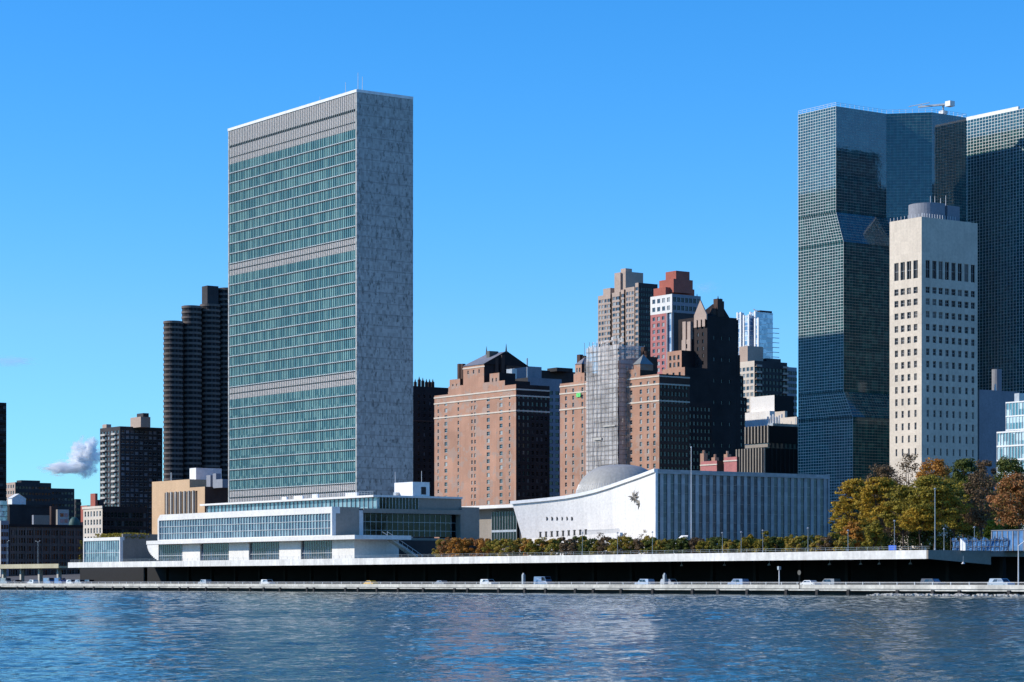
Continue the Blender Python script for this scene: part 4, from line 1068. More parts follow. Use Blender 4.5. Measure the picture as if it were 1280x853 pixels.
for i in range(60):
    x = rr.uniform(sx0, sx1); z = zs + rr.uniform(-3, 2.2); y = sy0 + rr.uniform(0, 1.6); w = rr.uniform(0.6, 2.0); h = rr.uniform(0.5, 2.0)
    b.quad((x, y, z), (x + w, y + rr.uniform(-0.5, 0.5), z + rr.uniform(-0.3, 0.3)), (x + w, y + rr.uniform(-0.5, 0.5), z + h), (x, y, z + h * rr.uniform(0.6, 1)))
b.build('loose_netting', 'net', sf)
for (p0, p1, yt, yb_) in ((754, 769, 531, 533), (742, 752, 547, 550)):
    x0, x1 = XA(p0, sy0 - 1), XA(p1, sy0 - 1); b = MB(); b.box(x0, x1, sy0 - 1.2, sy0 - 0.9, ZA(yb_, x1, sy0), ZA(yt, x1, sy0)); b.build('hoarding', 'concrete', sf)

# -- concrete apartment tower with bays
Y = 850.0
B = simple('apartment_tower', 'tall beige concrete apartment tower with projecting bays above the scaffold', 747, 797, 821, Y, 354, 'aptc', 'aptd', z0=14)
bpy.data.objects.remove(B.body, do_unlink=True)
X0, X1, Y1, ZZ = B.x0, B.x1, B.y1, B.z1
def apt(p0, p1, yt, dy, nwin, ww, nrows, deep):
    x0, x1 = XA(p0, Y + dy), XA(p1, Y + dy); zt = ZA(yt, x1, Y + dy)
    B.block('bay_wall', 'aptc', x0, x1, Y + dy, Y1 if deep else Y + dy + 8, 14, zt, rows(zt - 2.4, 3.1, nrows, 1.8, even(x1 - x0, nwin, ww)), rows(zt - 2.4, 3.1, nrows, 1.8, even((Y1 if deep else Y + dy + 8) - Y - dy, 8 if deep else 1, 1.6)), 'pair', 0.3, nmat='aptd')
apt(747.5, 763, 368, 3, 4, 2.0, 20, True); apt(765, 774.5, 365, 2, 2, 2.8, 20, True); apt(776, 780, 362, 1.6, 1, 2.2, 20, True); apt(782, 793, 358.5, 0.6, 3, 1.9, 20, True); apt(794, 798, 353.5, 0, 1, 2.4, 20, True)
B.box('rear_wall', 'aptd', XA(747.5, Y + 8), XA(797, Y + 8), Y + 8, Y1 - 0.2, 14, ZA(366, X1, Y + 8))
B.rb('penthouse', 'aptc', 768, 782, 804, Y + 9, 339.5, ZA(366, X1, Y + 8) - 1)
B.rb('pier', 'aptc', 771, 775.5, 777, Y + 7.8, 341, ZA(366, X1, Y + 8) - 1); B.rb('tank_house', 'aptc', 776, 782, 790, Y + 12, 335.5, ZA(345, X1, Y + 8))
B.rb('roof_box', 'aptc', 754, 763, 772, Y + 10, 360, ZA(370, X1, Y + 8)); B.finish()

# -- pink and white tower
Y = 800.0
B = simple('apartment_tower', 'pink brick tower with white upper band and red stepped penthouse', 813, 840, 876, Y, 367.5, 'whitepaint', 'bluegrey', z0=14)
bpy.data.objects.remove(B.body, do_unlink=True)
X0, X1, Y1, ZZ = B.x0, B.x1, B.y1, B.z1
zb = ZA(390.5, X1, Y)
B.block('upper_wall', 'white', X0, X1, Y, Y1, zb, ZZ, rows(ZZ - 1.6, 4.2, 2, 2.2, even(X1 - X0, 4, 2.4)), rows(ZZ - 1.6, 4.2, 2, 2.2, even(Y1 - Y, 7, 2.0)), 'pair', 0.3, nmat='bluegrey')  # blue grey north side: shade put into the white
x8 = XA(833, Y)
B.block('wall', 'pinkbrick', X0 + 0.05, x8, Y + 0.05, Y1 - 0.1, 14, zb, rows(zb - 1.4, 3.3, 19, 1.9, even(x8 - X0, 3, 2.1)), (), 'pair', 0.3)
b = MB(); b.box(x8, X1 - 0.7, Y + 1.0, Y1 - 0.2, 14, zb); b.build('blue_glazing', 'g_blue', B.root)
b = MB(); b.box(X1 - 0.7, X1, Y, Y + 1.2, 14, zb); b.box(x8, x8 + 0.7, Y, Y + 1.2, 14, zb); b.build('pier', 'bluegrey', B.root)
b = MB(); b.box(X1 - 0.69, X1 - 0.05, Y + 1.2, Y1 - 0.1, 14, zb - 0.02); b.build('side_wall', 'aptd', B.root)
B.rb('red_step', 'brickred', 817, 832, 868, Y + 4, 359, ZZ - 0.6); B.rb('red_step', 'brickred', 824, 842, 866, Y + 7, 348.5, ZZ + 2); B.rb('red_step', 'brickred', 832, 845, 862, Y + 9, 338.5, ZZ + 6)
x = XA(875, Y + 20); b = MB(); b.tube((x, Y + 18, ZZ - 0.6), (x, Y + 18, ZZ + 1.5), 0.4, 0.05, 5); b.build('spike', 'darkc', B.root)
B.finish()

# -- very dark stepped tower with gabled crown
Y = 730.0
B = simple('gothic_tower', 'almost black stepped tower with a pale stone gable and chimneys at its top', 848, 884, 921, Y, 395, 'brickdd', 'brickdd', z0=10, east=(4, 3.3, 1.7, 5, 1.1, 30), north=(9, 9.9, 1.6, 3, 0.9, 30), glass='g_dim', frame='black')
X0, X1, Y1, ZZ = B.x0, B.x1, B.y1, B.z1
gx0, gx1 = XA(867.5, Y - 0.6), XA(883, Y - 0.6); zt = ZA(374.5, gx1, Y); ze = ZA(393, gx1, Y); zb = ZA(400, gx1, Y)
b = MB(); gm = (gx0 + gx1) / 2
k = len(b.v); b.v += [(gx0, Y - 0.6, zb), (gx1, Y - 0.6, zb), (gx1, Y - 0.6, ze), (gm, Y - 0.6, zt), (gx0, Y - 0.6, ze)] + [(gx0, Y, zb), (gx1, Y, zb), (gx1, Y, ze), (gm, Y, zt), (gx0, Y, ze)]
b.f += [(k, k + 1, k + 2, k + 3, k + 4)] + [(k + i, k + (i + 1) % 5, k + 5 + (i + 1) % 5, k + 5 + i) for i in range(5)]; b.m += [0] * 6
b.build('gable', 'aptc', B.root)
for q in range(3):
    x = gx0 + (gx1 - gx0) * (q + 0.5) / 3
    b = MB(); b.prism([(x - 1, Y - 1.1), (x + 1, Y - 1.1), (x + 0.3, Y - 0.55), (x - 0.3, Y - 0.55)], zb - 3, zb + 0.6); b.build('bracket', 'aptc', B.root)
b = MB(); hy = Y + 20; zc_ = ZA(379, X1, Y + 8)
b.quad((gx0, Y, ze - 1), (X1, Y, ze - 4), (X1 - 2, Y + 10, zc_), (gx0 + 3, Y + 8, zc_)); b.quad((gx0 + 3, Y + 8, zc_), (X1 - 2, Y + 10, zc_), (X1, Y1, ze - 6), (gx0, Y1, ze - 6)); b.tri((X1, Y, ze - 4), (X1, Y1, ze - 6), (X1 - 2, Y + 10, zc_)); b.build('steep_roof', 'brickdd', B.root)
for (p, yt, w) in ((897.5, 371, 1.5), (901, 374, 1.1), (892, 383, 1.1)):
    x = X1 - 2; y = YA(p, x); b = MB(); b.box(x - w, x + w, y - w, y + w, ZZ - 1, ZA(yt + 3, x, y)); b.tube((x, y, ZA(yt + 3, x, y)), (x, y, ZA(yt - 1, x, y)), 0.35, 0.1, 5); b.build('chimney', 'brickd', B.root)
# lit side wings to its south
for (p0, p1, yt, dy, nm, mt) in ((853, 857, 402, -1.5, 'pier', 'aptc'), (859, 863, 402, -1.5, 'pier', 'aptc'), (852, 864, 424, -1.2, 'wing_wall', 'aptc'), (834, 852, 438, -8, 'wing_wall', 'brick'), (828, 856, 459, -14, 'wing_wall', 'brick')):
    x0, x1 = XA(p0, Y + dy), XA(p1, Y + dy); zt = ZA(yt, x1, Y + dy)
    if nm == 'pier': B.box(nm, mt, x0, x1, Y + dy, Y + 3, 60, zt)
    else: B.block(nm, mt, x0, x1, Y + dy, Y + dy + 14, 10, zt, rows(zt - 2, 3.3, 4, 2.0, even(x1 - x0, 3, 1.5)), (), 'sash', 0.3, nmat='brickdd')
# stepped shoulders to the north
for i, (pr_, yt) in enumerate(((923, 400), (926, 444), (931, 470), (936, 497), (940, 525))):
    y0 = Y1 - 0.1 if i == 0 else yprev; y1 = YA(pr_, X1 + 0.5 * i) ; zt = ZA(yt, X1, y0)
    B.block('shoulder_wall', 'brickdd', X1 - 18, X1 + 0.02 * i, y0, y1, 10, zt, (), rows(zt - 1.5, 3.3, 10, 1.6, even(y1 - y0, 1 if y1 - y0 < 5 else 2, 1.2), 30) if y1 - y0 > 2 else (), 'sash', 0.3, glass='g_wind')
    yprev = y1
# lower dark block in front of it
x0, x1 = XA(840, 690), XA(860, 690); y1 = YA(890, x1); zt = ZA(503, x1, 690)
B.block('front_wing', 'brickdd', x0, x1, 690, y1, 10, zt, (), rows(zt - 2, 3.2, 13, 1.6, even(y1 - 690, 6, 1.2), 30), 'sash', 0.3, glass='g_wind')
B.finish()

# -- distant blue glass tower
Y = 1150.0
B = Bld('glass_tower', 'distant pale blue and white glass tower with a dark crown', 'glass tower', (XA(922, Y), Y, 16), None, 'g_blue')
for (p0, p1, p2, yt, dy) in ((922, 926, 930, 391, 0), (930, 936, 941, 394, -2), (938, 944, 966, 390, 2), (944, 948, 958, 398, -3)):
    x0, x1 = XA(p0, Y + dy), XA(p1, Y + dy); y1 = YA(p2, x1); zt = ZA(yt, x1, Y + dy)
    b = MB(); b.box(x0, x1, Y + dy, y1, 16, zt); w_ = b.build('glass_wall', 'g_blue', B.root)
    b = MB()
    z = zt - 1
    while z > 110: b.box(x0 - 0.12, x1 + 0.12, Y + dy - 0.15, y1 + 0.1, z, z + 0.5); z -= 3.4
    b.build('floor_edge', 'alum', w_)
    for x in (x0, x1): b = MB(); b.box(x - 0.7, x + 0.7, Y + dy - 0.5, Y + dy + 0.5, 90, zt + 0.4); b.build('pier', 'whitepaint', w_)
x0 = XA(944, Y + 12); x1 = XA(950, Y + 12)
B.box('crown', 'aptd', x0, x1, Y + 12, YA(965, x1), ZA(392, x0, Y), ZA(387.5, x0, Y))
xx = XA(944, Y + 2); 
b = MB()
for z in np.arange(118, ZA(408, xx, Y), 3.4): b.box(xx - 0.5, xx + 0.2, YA(966, xx), YA(974, xx), z, z + 0.35)
b.build('balcony', 'bluegrey', B.root)
b = MB(); xa_ = XA(930, Y); b.tube((XA(938, Y), Y + 6, ZA(390, xa_, Y)), (XA(934, Y), Y + 6, ZA(386.5, xa_, Y)), 0.4, seg=5); b.tube((XA(938, Y), Y + 6, ZA(394, xa_, Y)), (XA(938, Y), Y + 6, ZA(388, xa_, Y)), 0.4, seg=5); b.build('roof_crane', 'metal', B.root)

# -- beige and dark apartment block
Y = 820.0
B = simple('apartment_block', 'dark flanked beige apartment block in steps below the distant glass tower', 922, 943, 984, Y, 451, 'cream', 'aptd', z0=12, east=(3, 3.2, 1.9, 4, 2.2, 60), north=(3.4, 3.2, 1.8, 9, 1.6, 60), style='pair')
x1 = B.x1; 
B.rb('upper_block', 'aptc', 924, 934.5, 954, Y + 5, 432.5, B.z1 - 0.6)
B.rb('roof_edge', 'aptd', 946, 958, 976, Y + 18, 448, B.z1 - 0.6)
for i in range(14):
    z = B.z1 - 3 - i * 3.2
    for (ya_, yb_) in ((B.y0 + 0.3, B.y0 + 4.0), (B.y1 - 4, B.y1 - 0.4)):
        b = MB(); b.box(x1, x1 + 1.4, ya_, yb_, z, z + 0.2); b.box(x1 + 1.3, x1 + 1.4, ya_, yb_, z + 0.2, z + 1.0); b.build('balcony', 'aptc', B.root)
B.finish()
B = simple('apartment_block', 'narrow dark glazed block beside the green glass tower', 975, 984, 996, 850, 459, 'aptd', 'bluegrey', z0=12, north=(2, 3.2, 1.8, 4, 1.8, 60), style='pair'); B.finish()
# -- white box building, shade painted on its flank
B = simple('white_block', 'plain white windowless block with shade-dark flank behind the black office', 938, 968, 992, 700, 494, 'white', 'black', z0=10)
x1 = B.x1
B.box('lower_ledge', 'white', B.x0, x1 + 0.4, 697, 699.9, 10, ZA(514, x1, 699)); B.rb('stair_head', 'cream', 968.5, 981, 984, 694, 514, 10)
b = MB()
for i in range(6): x = XA(960 + 3.4 * i, 690); b.tube((x, 690, 10), (x, 690, ZA(521 - (i % 3) * 1.5, x, 690)), 0.4, seg=6)
b.build('roof_vent', 'whitepaint', B.root)
# -- pale stepped slab seen beside the green tower
B = simple('stone_block', 'small pale tan block squeezed against the green glass tower', 975, 996, 1006, 660, 521, 'cream', 'concrete', z0=10)
# -- black office with fins
Y = 600.0
B = simple('black_office', 'squat black office with pale vertical fins and setback top storeys', 921, 957, 1010, Y, 560, 'darkc', 'black', z0=9)
X0, X1, Y1, ZZ = B.x0, B.x1, B.y1, B.z1
zt = ZA(532, X1, Y + 2)
b = MB(); c_ = 4.0
b.prism([(XA(927, Y), Y + 2), (X1 - 0.8, Y + 2), (X1 - 0.8, Y1 - c_), (X1 - 0.8 - 2, Y1), (XA(927, Y), Y1)], ZZ + 2.0, zt); b.build('upper_wall', 'black', B.root)
b = MB(); b.box(XA(929, Y), X1 - 1.6, Y + 3, Y1 - 1, ZZ, ZZ + 2.0); b.build('setback_glazing', 'g_wind', B.root)
b = MB(); b.box(XA(927, Y), X1 - 0.6, Y + 1.6, Y + 2.4, ZZ + 0.4, ZZ + 1.6); b.build('pale_band', 'greyc', B.root)
for (p0, p1, n_, z0_, z1_, dy) in ((921.6, 956.5, 11, 9, ZZ + 0.1, 0), (927.5, 955.6, 8, ZZ + 2.0, zt + 0.1, 2)):
    b = MB()
    for i in range(n_):
        x = XA(p0, Y) + (XA(p1, Y) - XA(p0, Y)) * i / (n_ - 1); b.box(x - 0.28, x + 0.28, Y + dy - 0.5, Y + dy - 0.005, z0_, z1_)
    b.build('fin', 'greyc', B.root)
b = MB()
for i in range(9): y = Y + 3 + (Y1 - Y - 4) * i / 8; b.box(X1 - 0.85, X1 - 0.3, y - 0.15, y + 0.15, ZZ + 0.3, ZZ + 2); b.box(X1 - 0.01, X1 + 0.25, y - 0.15, y + 0.15, 9, ZZ)
b.build('side_fin', 'darkc', B.root)
b = MB(); rr = random.Random(4)
for i in range(9):
    y = Y + 6 + i * 2.2; x = X1 - 5; b.tube((x, y, zt), (x, y, zt + rr.uniform(1.2, 4)), 0.12, seg=4)
b.box(X1 - 8, X1 - 5, Y + 8, Y + 22, zt, zt + 1.3); b.build('roof_plant', 'metal', B.root); B.finish()
# -- small pink gabled houses
for (p0, p1, p2, yt, lab, chs) in ((876, 896, 904, 576, 'low pink brick house with tall chimneys beside the black office', ((877.5, 564), (891.5, 569))), (905, 921, 924, 571, 'stepped pink brick house touching the black office fins', ((907, 565),))):
    B = simple('brick_house', lab, p0, p1, p2, 512, yt, 'pinkbrick', 'brickd', z0=9, cat='house')
    for (p, y_) in chs:
        x = XA(p, 514); b = MB(); b.box(x - 0.9, x + 0.9, 514, 515.6, B.z1 - 3, ZA(y_ + 3, x, 514)); b.tube((x, 514.8, ZA(y_ + 3, x, 514)), (x, 514.8, ZA(y_ - 1, x, 514)), 0.45, 0.4, 6); b.build('chimney', 'brick', B.root)
    b = MB(); b.box(B.x0 - 0.1, B.x1 + 0.25, B.y0 - 0.25, B.y0 - 0.01, B.z1 - 1.4, B.z1 - 1.0); b.build('string_course', 'cream', B.root)

# -- folded green glass tower
Y = 575.0
AX = XA(1045, Y); AX0 = XA(998, Y)
ZU = ZA(133, AX, Y)
YB = YA(1108, AX)
t_ = tt(1165); dx, dy = (-SN + t_ * CS), (CS + t_ * SN); rat = dx / dy     # X = rat * Y on that bearing
s_ = (AX - rat * YB) / (rat - 1); CXX, CYY = AX + s_, YB + s_
YD = YA(1208, CXX)
gt = empty('folded_glass_tower', (AX0, Y, 9), 'tall folded green glass tower with sloping setbacks behind the pale windowed tower', 'glass tower')
z1_, z2_, z3_, z4_ = ZA(265, AX, Y), ZA(304, AX, Y), ZA(490, AX, Y), ZA(523, AX, Y)
e1 = XA(1054.5, Y) - AX; e2 = XA(1066, Y) - AX
lev = [(9, e2), (z4_, e2), (z3_, e1), (z2_, e1), (z1_, 0), (ZU, 0)]
def plan(e): return [(AX0, Y), (AX + e, Y), (AX + e, YB + e * 0.4), (CXX + e * 0.5, CYY + e * 0.3), (CXX + e * 0.5, YD), (AX0, YD)]
for (za, ea), (zb, eb) in zip(lev, lev[1:]):
    pa, pb = plan(ea), plan(eb); b = MB()
    for i in range(6):
        j = (i + 1) % 6; b.quad((*pa[i], za), (*pa[j], za), (*pb[j], zb), (*pb[i], zb))
    w_ = b.build('glass_wall' if ea == eb else 'sloping_glass', 'g_onp', gt)
    mu = MB(); hgt = zb - za
    nz = max(1, round(hgt / 1.0))
    for k in range(nz + 1):
        f = k / nz; z = za + hgt * f; e = ea + (eb - ea) * f; p = plan(e)
        for i in range(4):
            P0, P1 = Vector((*p[i], 0)), Vector((*p[i + 1], 0)); d = (P1 - P0).normalized(); nrm = Vector((d.y, -d.x, 0)) * 0.09
            hh = 0.065 if i == 0 else 0.02
            a_, c_ = P0 + nrm, P1 + nrm
            mu.quad((a_.x, a_.y, z - hh), (c_.x, c_.y, z - hh), (c_.x, c_.y, z + hh), (a_.x, a_.y, z + hh)); mu.quad((P0.x, P0.y, z + hh), (P1.x, P1.y, z + hh), (c_.x, c_.y, z + hh), (a_.x, a_.y, z + hh))
    for i in range(4):
        P0a, P1a = Vector((*pa[i], za)), Vector((*pa[i + 1], za)); P0b, P1b = Vector((*pb[i], zb)), Vector((*pb[i + 1], zb))
        L = (P1a - P0a).length; nu = max(1, round(L / 1.3)); d = (P1a - P0a).normalized(); nrm = Vector((d.y, -d.x, 0)) * 0.11; hw = d * (0.055 if i == 0 else 0.009)
        for k in range(nu + 1):
            a_ = P0a.lerp(P1a, k / nu) + nrm; c_ = P0b.lerp(P1b, k / nu) + nrm
            mu.quad(tuple(a_ - hw), tuple(a_ + hw), tuple(c_ + hw), tuple(c_ - hw))
    mu.build('mullion_grid', 'gridline', w_) if 'gridline' in M else None
b = MB(); p = plan(0)
k = len(b.v); b.v += [(x, y, ZU - 0.8) for x, y in p]; b.f.append(tuple(range(k, k + 6))); b.m.append(0); b.build('roof', 'roof', gt)
b = MB()
for i in range(5):
    P0, P1 = Vector((*p[i], 0)), Vector((*p[i + 1], 0)); L = (P1 - P0).length; n_ = int(L / 2)
    for z in (0.7, 1.3): b.tube((P0.x, P0.y, ZU + z), (P1.x, P1.y, ZU + z), 0.05, seg=4)
    for k in range(n_): q = P0.lerp(P1, k / n_); b.tube((q.x, q.y, ZU), (q.x, q.y, ZU + 1.3), 0.05, seg=4)
b.build('roof_railing', 'alum', gt)
# window-cleaning crane on its roof
wx, wy = CXX - 5, YA(1179, CXX - 5); 
wc = empty('roof_crane', (wx, wy, ZU - 0.8), 'white window cleaning crane standing on the green glass tower roof', 'roof crane')
b = MB(); b.tube((wx, wy, ZU - 0.8), (wx, wy, ZU + 2.6), 0.55, seg=8); b.build('mast', 'whitepaint', wc)
b = MB(); b.box(wx - 1.1, wx + 1.1, wy - 1.1, wy + 1.1, ZU + 1.3, ZU + 2.4); b.build('cab', 'whitepaint', wc)
zj = ZA(131.5, wx, wy); tipx = XA(1149, wy - 4)
b = MB(); b.prism([(wx + 1.8, wy + 1.0), (wx + 2.4, wy), (tipx, wy - 4.6), (tipx, wy - 3.9)], zj - 0.25, zj + 0.35)
b.build('jib', 'metal', wc)
b = MB(); b.box(wx + 1.6, wx + 4.0, wy - 0.7, wy + 1.6, zj - 0.9, zj + 0.9); b.build('counterweight', 'whitepaint', wc)
tip2 = XA(1137, wy - 4); b = MB(); b.tube((tipx + 5, wy - 4, zj + 0.8), (tip2, wy - 4.4, zj + 0.9), 0.14, seg=5); b.tube((tipx + 1, wy - 4, zj), (tipx + 1, wy - 4, zj + 0.9), 0.1, seg=4); b.build('boom', 'metal', wc)
b = MB(); b.tube((wx, wy, ZU + 2.3), (wx, wy, zj), 0.35, seg=6); b.build('neck', 'metal', wc)

# -- dark tower added out of frame to darken the folded tower's reflections
t = empty('added_reflected_tower', (-425, 738, 10), 'dark tower added out of view to give the folded green glass a reflection', 'tower')
b = MB(); b.box(-425, -380, 738, 782, 10, 196); b.box(-421, -380, 782, 822, 10, 182); b.build('wall', 'aptd', t)
b = MB()
for k in range(46):
    z = 14 + 4 * k; b.box(-425.1, -424.9, 740, 780, z, z + 1.9)
    if z < 176: b.box(-421.1, -420.9, 784, 820, z, z + 1.9)
b.build('window_rows', 'g_dim', t)

# -- second folded tower, running out of the frame
Y2 = YD + 15.5
x0 = AX0 - 12; x1 = XA(1330, Y2); zt = ZA(151, XA(1208, Y2), Y2)
g2 = empty('gridded_glass_tower', (x0, Y2, 9), 'dark gridded glass tower partly in shadow, cut by the picture edge', 'glass tower')
b = MB(); b.box(x0, x1, Y2, Y2 + 30, 9, zt); w_ = b.build('glass_wall', 'g_onp', g2)
mu = MB()
for k in range(int((zt - 9) / 1.1) + 1):
    z = zt - k * 1.1; mu.box(x1 + 0.002, x1 + 0.08, Y2 + 0.1, Y2 + 30, z - 0.05, z + 0.05); mu.box(x0, x1 + 0.05, Y2 - 0.10, Y2 - 0.002, z - 0.07, z + 0.07)
for k in range(int((x1 - x0) / 1.45) + 1):
    x = x0 + 1.45 * k; mu.box(x - 0.075, x + 0.075, Y2 - 0.13, Y2 - 0.001, 9, zt)
mu.build('mullion_grid', 'gridline', w_) if 'gridline' in M else None
b = MB(); b.box(x0 + 3, XA(1272, Y2), Y2 + 0.3, Y2 + 1.0, zt, zt + 1.3); b.box(XA(1282, Y2), x1, Y2 + 0.3, Y2 + 1.0, zt, zt + 0.8); b.build('parapet', 'whitepaint', g2)

# -- pale windowed tower
Y = 570.0
B = simple('concrete_tower', 'pale concrete tower with small punched windows and a round drum on top', 1112, 1152, 1222, Y, 271, 'beige', 'beige', z0=9, cat='tower', glass='g_mid')
bpy.data.objects.remove(B.body, do_unlink=True)
X0, X1, Y1, ZZ = B.x0, B.x1, B.y1, B.z1
pe = (1120.5, 1128.3, 1136.2, 1144.4); pn = (1159.8, 1168.2, 1176, 1184, 1192, 1200, 1208.2, 1216.3)
ys = [361.3, 376, 391.9, 407.9, 423, 438.8, 454.2, 470, 485, 500.5, 515.9, 531.7, 547.4, 563.8]
er, nr = [], []
zt0, zt1 = ZA(347, X1, Y), ZA(324.5, X1, Y)
er.append((zt0, zt1, cols_e(pe, Y, X0, 2.0))); nr.append((zt0, zt1, cols_n(pn, X1, Y, 1.9)))
for i, yv in enumerate(ys):
    zc_ = ZA(yv + 0.5, X1, Y); ww = 1.9 - 0.085 * i; hh = 2.05 + 0.02 * i
    er.append((zc_ - hh / 2, zc_ + hh / 2, cols_e(pe, Y, X0, ww))); nr.append((zc_ - hh / 2, zc_ + hh / 2, cols_n(pn, X1, Y, ww)))
B.block('wall', 'beige', X0, X1, Y, Y1, 9, ZZ, er, nr, 'cross', 0.35, nlit=True)
b = MB(); dcx, dcy = XA(1140, Y + 9), Y + 9; rD2 = 15.5 * dep(dcx, dcy) / FP * 1.5
b.tube((X1 - 7.6, Y + 10, ZZ - 0.6), (X1 - 7.6, Y + 10, ZA(252.5, X1, Y + 8)), 6.0, seg=36); b.build('roof_drum', 'bluegrey', B.root)
b = MB(); b.box(X0 + 3, X1 - 2.2, Y + 14, Y1 - 6, ZZ - 0.6, ZA(252.5, X1, Y + 8) - 0.3); b.build('plant_room', 'bluegrey', B.root)
b = MB()
for i in range(10): x = X0 + (X1 - X0) * i / 9; b.tube((x, Y + 0.4, ZZ), (x, Y + 0.4, ZZ + 1.2), 0.08, seg=4)
for i in range(14): y = Y + 0.4 + (Y1 - Y - 1) * 0.62 * i / 13; b.tube((X1 - 0.3, y, ZZ), (X1 - 0.3, y, ZZ + 1.3), 0.08, seg=4)
b.build('roof_post', 'alum', B.root)
for (x, y, h) in ((X1 - 6, Y + 12, 3), (X1 - 4, Y + 8, 2.4), (X1 - 5, Y + 16, 3.4), (X1 - 3.4, Y + 12, 2)):
    b = MB(); b.tube((x, y, ZZ), (x, y, ZA(252.5, X1, Y + 8) + h), 0.12, 0.06, 4); b.build('antenna', 'alum', B.root)
B.finish()

# -- grey block with tank, and pale glass building at the right edge
B = simple('grey_block', 'plain blue grey shaded block beside the pale windowed tower', 1205, 1224, 1275, 600, 487, 'bluegrey', 'bluegrey', z0=9)
b = MB(); x, y = B.x1 - 6, YA(1246, B.x1 - 6); b.tube((x, y, B.z1 - 0.6), (x, y, ZA(462, x, y)), 6.2 * dep(x, y) / FP, seg=16); b.build('water_tank', 'bluegrey', B.root)
b = MB(); y = YA(1244, B.x1 - 2); b.tube((B.x1 - 2, y, B.z1 - 0.6), (B.x1 - 2, y, B.z1 + 2.4), 0.5, 0.2, 6); b.build('vent_pipe', 'whitepaint', B.root)
B = simple('glass_building', 'pale aqua glass building in steps at the edge behind the trees', 1258, 1290, 1315, 520, 501, 'g_teal', 'g_teal', z0=9)
x0_ = XA(1247, 512); x1_ = XA(1296, 512); zt = ZA(541, x0_, 512)
b = MB(); b.box(x0_, x1_, 512, 519.9, 9, zt); b.build('lower_step', 'g_teal', B.root)
b = MB()
z = B.z1
while z > 14: b.box(B.x0 - 0.1, B.x1, B.y0 - 0.25, B.y0 - 0.005, z - 0.22, z + 0.12); z -= 3.9
z = zt
while z > 14: b.box(x0_ - 0.1, x1_, 511.7, 511.995, z - 0.22, z + 0.2); z -= 3.9
n_ = 9
for i in range(n_): x = B.x0 + (B.x1 - B.x0) * i / (n_ - 1); b.box(x - 0.06, x + 0.06, B.y0 - 0.2, B.y0 - 0.002, zt, B.z1)
for i in range(14): x = x0_ + (x1_ - x0_) * i / 13; b.box(x - 0.06, x + 0.06, 511.75, 511.998, 9, zt)
b.build('mullion_grid', 'whitepaint', B.root)
x = XA(1278, 519); b = MB(); b.tube((x, 524, B.z1), (x, 524, ZA(478, x, 519)), 0.12, seg=4); b.box(XA(1268, 522), XA(1274, 522), 522, 525, B.z1 - 0.5, B.z1 + 2.6); b.build('roof_plant', 'metal', B.root)
#@@DETAILS
# ------------------------------------------------------------------ trees and planting
def leaf_mat(name, cols):
    m, n, l, p = new_mat(name)
    g = n.new('ShaderNodeNewGeometry')
    k = noise(n, l, pos(n, l, (1, 1, 1)), 0.35, 3)
    f = mth(n, l, 'ADD', mth(n, l, 'MULTIPLY', g.outputs['Random Per Island'], 0.55), mth(n, l, 'MULTIPLY_ADD', k, 1.3, -0.42))
    st = [(i / (len(cols) - 1), c) for i, c in enumerate(cols)]
    c = ramp(n, l, f, st)
    l.new(c, p.inputs['Base Color']); p.inputs['Roughness'].default_value = 0.7; p.inputs['Specular IOR Level'].default_value = 0.2
    tr = n.new('ShaderNodeBsdfTranslucent'); l.new(c, tr.inputs['Color'])
    mx = n.new('ShaderNodeMixShader'); mx.inputs[0].default_value = 0.25
    out = n['Material Output']; l.new(p.outputs[0], mx.inputs[1]); l.new(tr.outputs[0], mx.inputs[2]); l.new(mx.outputs[0], out.inputs[0])
    return m
LEAF = {
 'gold': leaf_mat('gold_leaves', [(0.10, 0.09, 0.012), (0.26, 0.19, 0.022), (0.54, 0.34, 0.035), (0.40, 0.24, 0.035), (0.14, 0.13, 0.02)]),
 'olive': leaf_mat('olive_leaves', [(0.06, 0.065, 0.012), (0.15, 0.14, 0.02), (0.36, 0.27, 0.032), (0.22, 0.17, 0.028), (0.08, 0.09, 0.015)]),
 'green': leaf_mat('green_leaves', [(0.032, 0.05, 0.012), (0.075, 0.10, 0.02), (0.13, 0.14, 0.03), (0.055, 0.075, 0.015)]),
 'lime': leaf_mat('lime_leaves', [(0.10, 0.13, 0.017), (0.21, 0.24, 0.03), (0.28, 0.28, 0.04)]),
 'rust': leaf_mat('rust_leaves', [(0.14, 0.15, 0.025), (0.20, 0.13, 0.03), (0.36, 0.14, 0.05), (0.40, 0.20, 0.08), (0.18, 0.15, 0.04)]),
 'orange': leaf_mat('orange_leaves', [(0.22, 0.09, 0.02), (0.46, 0.19, 0.035), (0.50, 0.26, 0.05), (0.20, 0.14, 0.03)]),
 'brown': leaf_mat('brown_leaves', [(0.10, 0.085, 0.03), (0.14, 0.09, 0.05), (0.20, 0.13, 0.07), (0.15, 0.12, 0.06)]),
 'hedge': leaf_mat('hedge_leaves', [(0.10, 0.115, 0.02), (0.22, 0.22, 0.036), (0.36, 0.28, 0.045), (0.44, 0.24, 0.05), (0.14, 0.155, 0.026)]),
}
M['bark'] = wall_mat('bark', (0.055, 0.042, 0.034), 0.2, 0.95, 0.1, 0.6, 3)
